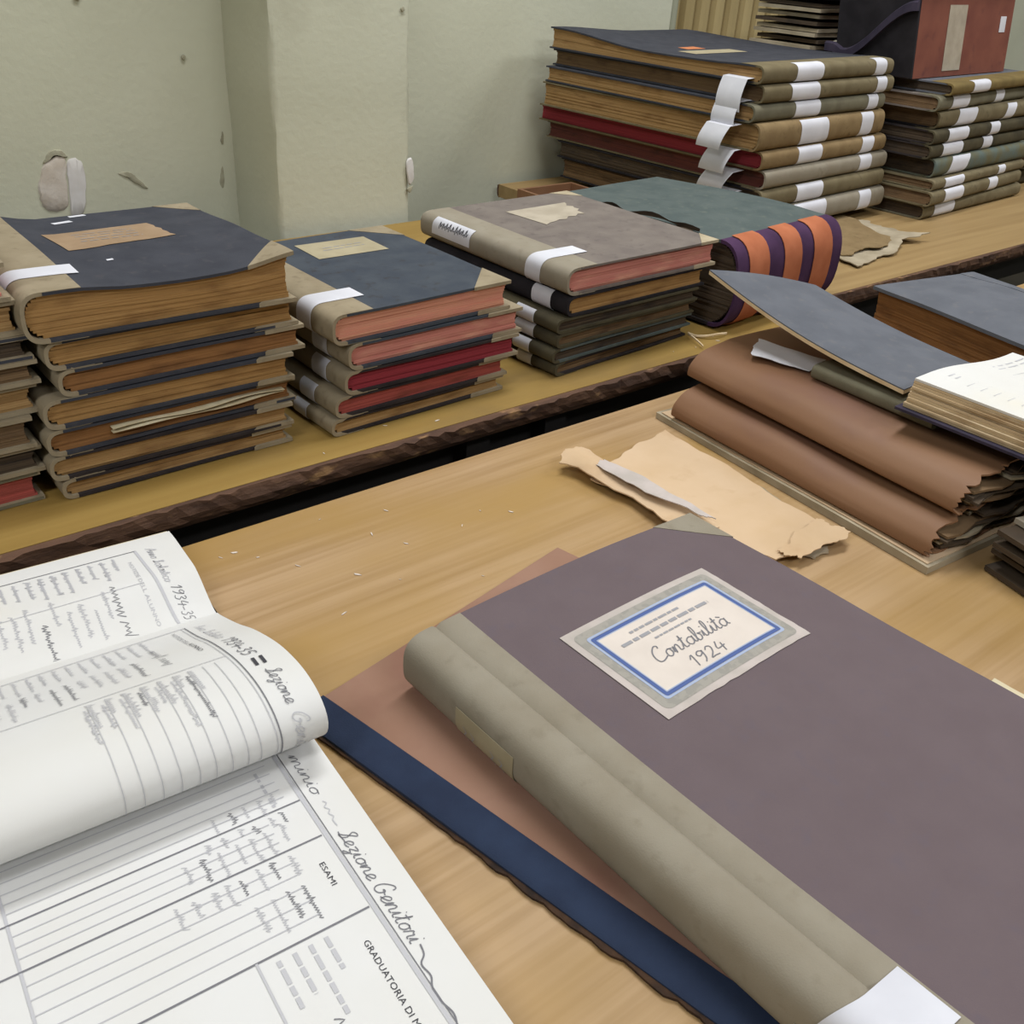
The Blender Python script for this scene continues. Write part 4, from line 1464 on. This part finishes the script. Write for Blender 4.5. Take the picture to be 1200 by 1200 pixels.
# small olive book and white slip on the upper bundle
ob = Book('old_book', 'small olive book wedged under the open register beside the brown folders', (.99, .455, .1005), R(-2), .15, .165, .0165, M['olive_grey'], M['darkolive'], M['pg_brown'],
          None, None, bulge=.004, strip=.03)
ws = patch([(.985, .705), (1.005, .632), (1.055, .642), (1.038, .738)], .1012, .0008, .002, 20, .003, n=12, seed=21)
tag(mesh_obj('paper_slip', ws[0], ws[1], M['white'], smooth=True), 'white paper slip lying on the upper brown folder', 'paper slip')

# open book at the right with pale pages
ORZ = .119
orr = thing('open_book', 'open book with pale printed pages on top of the pile at the right', 'book', (.966, .484, Z0 + ORZ), R(1))
v, f = grid_solid(lambda a, b: (-.004 + .26 * a, .006 - .34 * b, .003), lambda a, b: (-.004 + .26 * a, .006 - .34 * b, 0), 4, 4)
mesh_obj('back_cover', v, f, M['violet'], orr)
nl = 11
for i in range(nl):
    q0, q1 = i / nl, (i + .88) / nl
    jx, jy = rnd.uniform(-.001, .002) - .010 * (1 - q0) + .012, rnd.uniform(-.0015, .001)
    zz = lambda x: .032 - .020 * smooth01((x - .03) / .2)
    v, f = grid_solid(lambda a, b: (jx + (.245 - jx) * a, jy - .33 * b, .0035 + (zz(.245 * a)) * q1), lambda a, b: (jx + (.245 - jx) * a, jy - .33 * b, .0035 + (zz(.245 * a)) * q0), 14, 4)
    mesh_obj('top_page' if i == nl - 1 else 'leaf_gathering', v, f, M['page'] if i == nl - 1 else M['pg_cream'], orr, smooth=True)
mb = MB()
tpz = lambda x, y: (x, -y, .0035 + (.032 - .020 * smooth01((x - .03) / .2)) * q1 + .0006)
for yy in (.018, .026):
    x = .05
    while x < .235:
        l = rnd.uniform(.012, .03)
        line(mb, (x, yy), (min(x + l, .236), yy), .002, tpz, 3)
        x += l + .008
for yy in (.045, .06, .075, .09, .105, .12, .135, .15):
    line(mb, (.04, yy), (.236, yy), .0008, tpz, 8)
    scribble(mb, .08, -yy + .002 if False else yy, rnd.uniform(.05, .09), .004, .0007, tpz)
mb.build('printing', M['ink_pale'], orr)

# grey board propped behind it
gl = [Vector((.992, .500, .131)), Vector((1.15, .495, .126)), Vector((1.165, .752, .151)), Vector((1.0, .805, .182))]


def gp(u, v, o):
    p = (gl[0] * (1 - u) + gl[1] * u) * (1 - v) + (gl[3] * (1 - u) + gl[2] * u) * v
    z = p.z - .010 * math.sin(math.pi * v) * (1 - .5 * u) + .004 * math.sin(math.pi * u)
    return (p.x, p.y, Z0 + z - o)


gb = thing('grey_board_cover', 'blue-grey board cover with cream edge propped up beside the thick brown-edged book', 'book cover', (0, 0, 0))
v, f = grid_solid(lambda u, v: gp(u, v, 0), lambda u, v: gp(u, v, .0014), 12, 18)
mesh_obj('grey_facing', v, f, M['bluegrey'], gb, smooth=True)
v, f = grid_solid(lambda u, v: gp(u, v, .0015), lambda u, v: gp(u, v, .006), 12, 18)
mesh_obj('board_core', v, f, M['cream_edge'], gb, smooth=True)


# thick book with blue-grey cover and brown edge
def warpt(x, y):
    return .012 * math.sin(math.pi * min(max(x / .24, 0), 1)) * smooth01(y / .1)


tk = Book('thick_book', 'very thick book with curved blue-grey cover and plain brown page edges', (1.560, .722, .0015), R(169.5), .228, .32, .118, M['bluegrey'], M['bluegrey'], M['pg_dkorange'],
          None, None, warp=warpt, bulge=.008, strip=.04, bt=.005, ov=.006)

# ragged bundle at the right edge below the open book
rgd = thing('ragged_papers', 'ragged bundle of grey papers at the right edge below the open book', 'papers', (.935, .298, Z0), R(-14))
for i in range(8):
    z0 = .001 + .0075 * i
    j, q = rnd.uniform(-.012, .012), rnd.uniform(0, 6)
    v, f = grid_solid(lambda a, b: (j + .02 * (i % 2) + .2 * a, -.035 + j * .6 + .075 * b + .006 * math.sin(19 * a + q) * (1 - b), z0 + .0055 + .001 * math.sin(8 * a + q)),
                      lambda a, b: (j + .02 * (i % 2) + .2 * a, -.035 + j * .6 + .075 * b + .006 * math.sin(19 * a + q) * (1 - b), z0 + .001 * math.sin(8 * a + q)), 14, 3)
    mesh_obj('paper_layer', v, f, [M['pg_dark'], M['kraft_grey'], M['pg_dark'], M['lab_grey']][i % 4], rgd)

# torn cardboard strip curling out in front of the striped book
pts = catmull([(1.16, .922), (1.172, .955), (1.186, .978), (1.192, .962), (1.206, .946), (1.228, .942), (1.245, .946)], 5)
vs, fs = [], []
for i, (x, y) in enumerate(pts):
    h = .001 + .0025 * (1 + math.sin(i * .35))
    vs += [(x - .0015, y - .001, Z0 + h), (x + .0015, y + .001, Z0 + h), (x + .0015, y + .001, Z0 + h + .0025), (x - .0015, y - .001, Z0 + h + .0025)]
for i in range(len(pts) - 1):
    fs += [(i * 4 + k, i * 4 + (k + 1) % 4, i * 4 + 4 + (k + 1) % 4, i * 4 + 4 + k) for k in range(4)]
fs += [(3, 2, 1, 0), tuple(len(vs) - 4 + k for k in range(4))]
tag(mesh_obj('cardboard_strip', vs, fs, M['cream_edge']), 'thin torn cardboard strip curling in front of the striped book', 'cardboard strip')

# ------------------------------------------------------------------ paper crumbs on the tables
mb = MB()
spots = [(.32, .79), (.335, .77), (.36, .735), (.42, .80), (.45, .745), (.47, .71), (.40, .69), (.43, .66), (.50, .62), (1.02, .80), (1.05, .807), (.60, .70), (.35, .40), (.30, .33)]
spots += [(rnd.uniform(.3, .7), rnd.uniform(.58, .81)) for _ in range(5)]
spots += [(rnd.uniform(.1, 1.3), rnd.uniform(.918, .955)) for _ in range(8)]
for (x, y) in spots:
    s_ = rnd.uniform(.0007, .0026)
    a = rnd.uniform(0, 3)
    ca, sa = math.cos(a), math.sin(a)
    k_ = rnd.uniform(.3, 1)
    pts = [(-1.9 + rnd.random(), -.3 * k_), (-.2, -.7 * k_), (1.5 + rnd.random(), -.4 * k_), (1.0, .5 * k_), (-.6, .3 * k_)]
    vs = [(x + s_ * (p * ca - q * sa), y + s_ * (p * sa + q * ca), Z0 + zz) for zz in (.0003, .0008) for p, q in pts]
    mb.add(vs, [(4, 3, 2, 1, 0), (5, 6, 7, 8, 9)] + [(i, (i + 1) % 5, 5 + (i + 1) % 5, 5 + i) for i in range(5)])
cr = mb.build('paper_crumbs', M['lab_in'])
tag(cr, 'tiny pale paper crumbs scattered over the table tops', 'crumbs')
cr['kind'] = 'stuff'
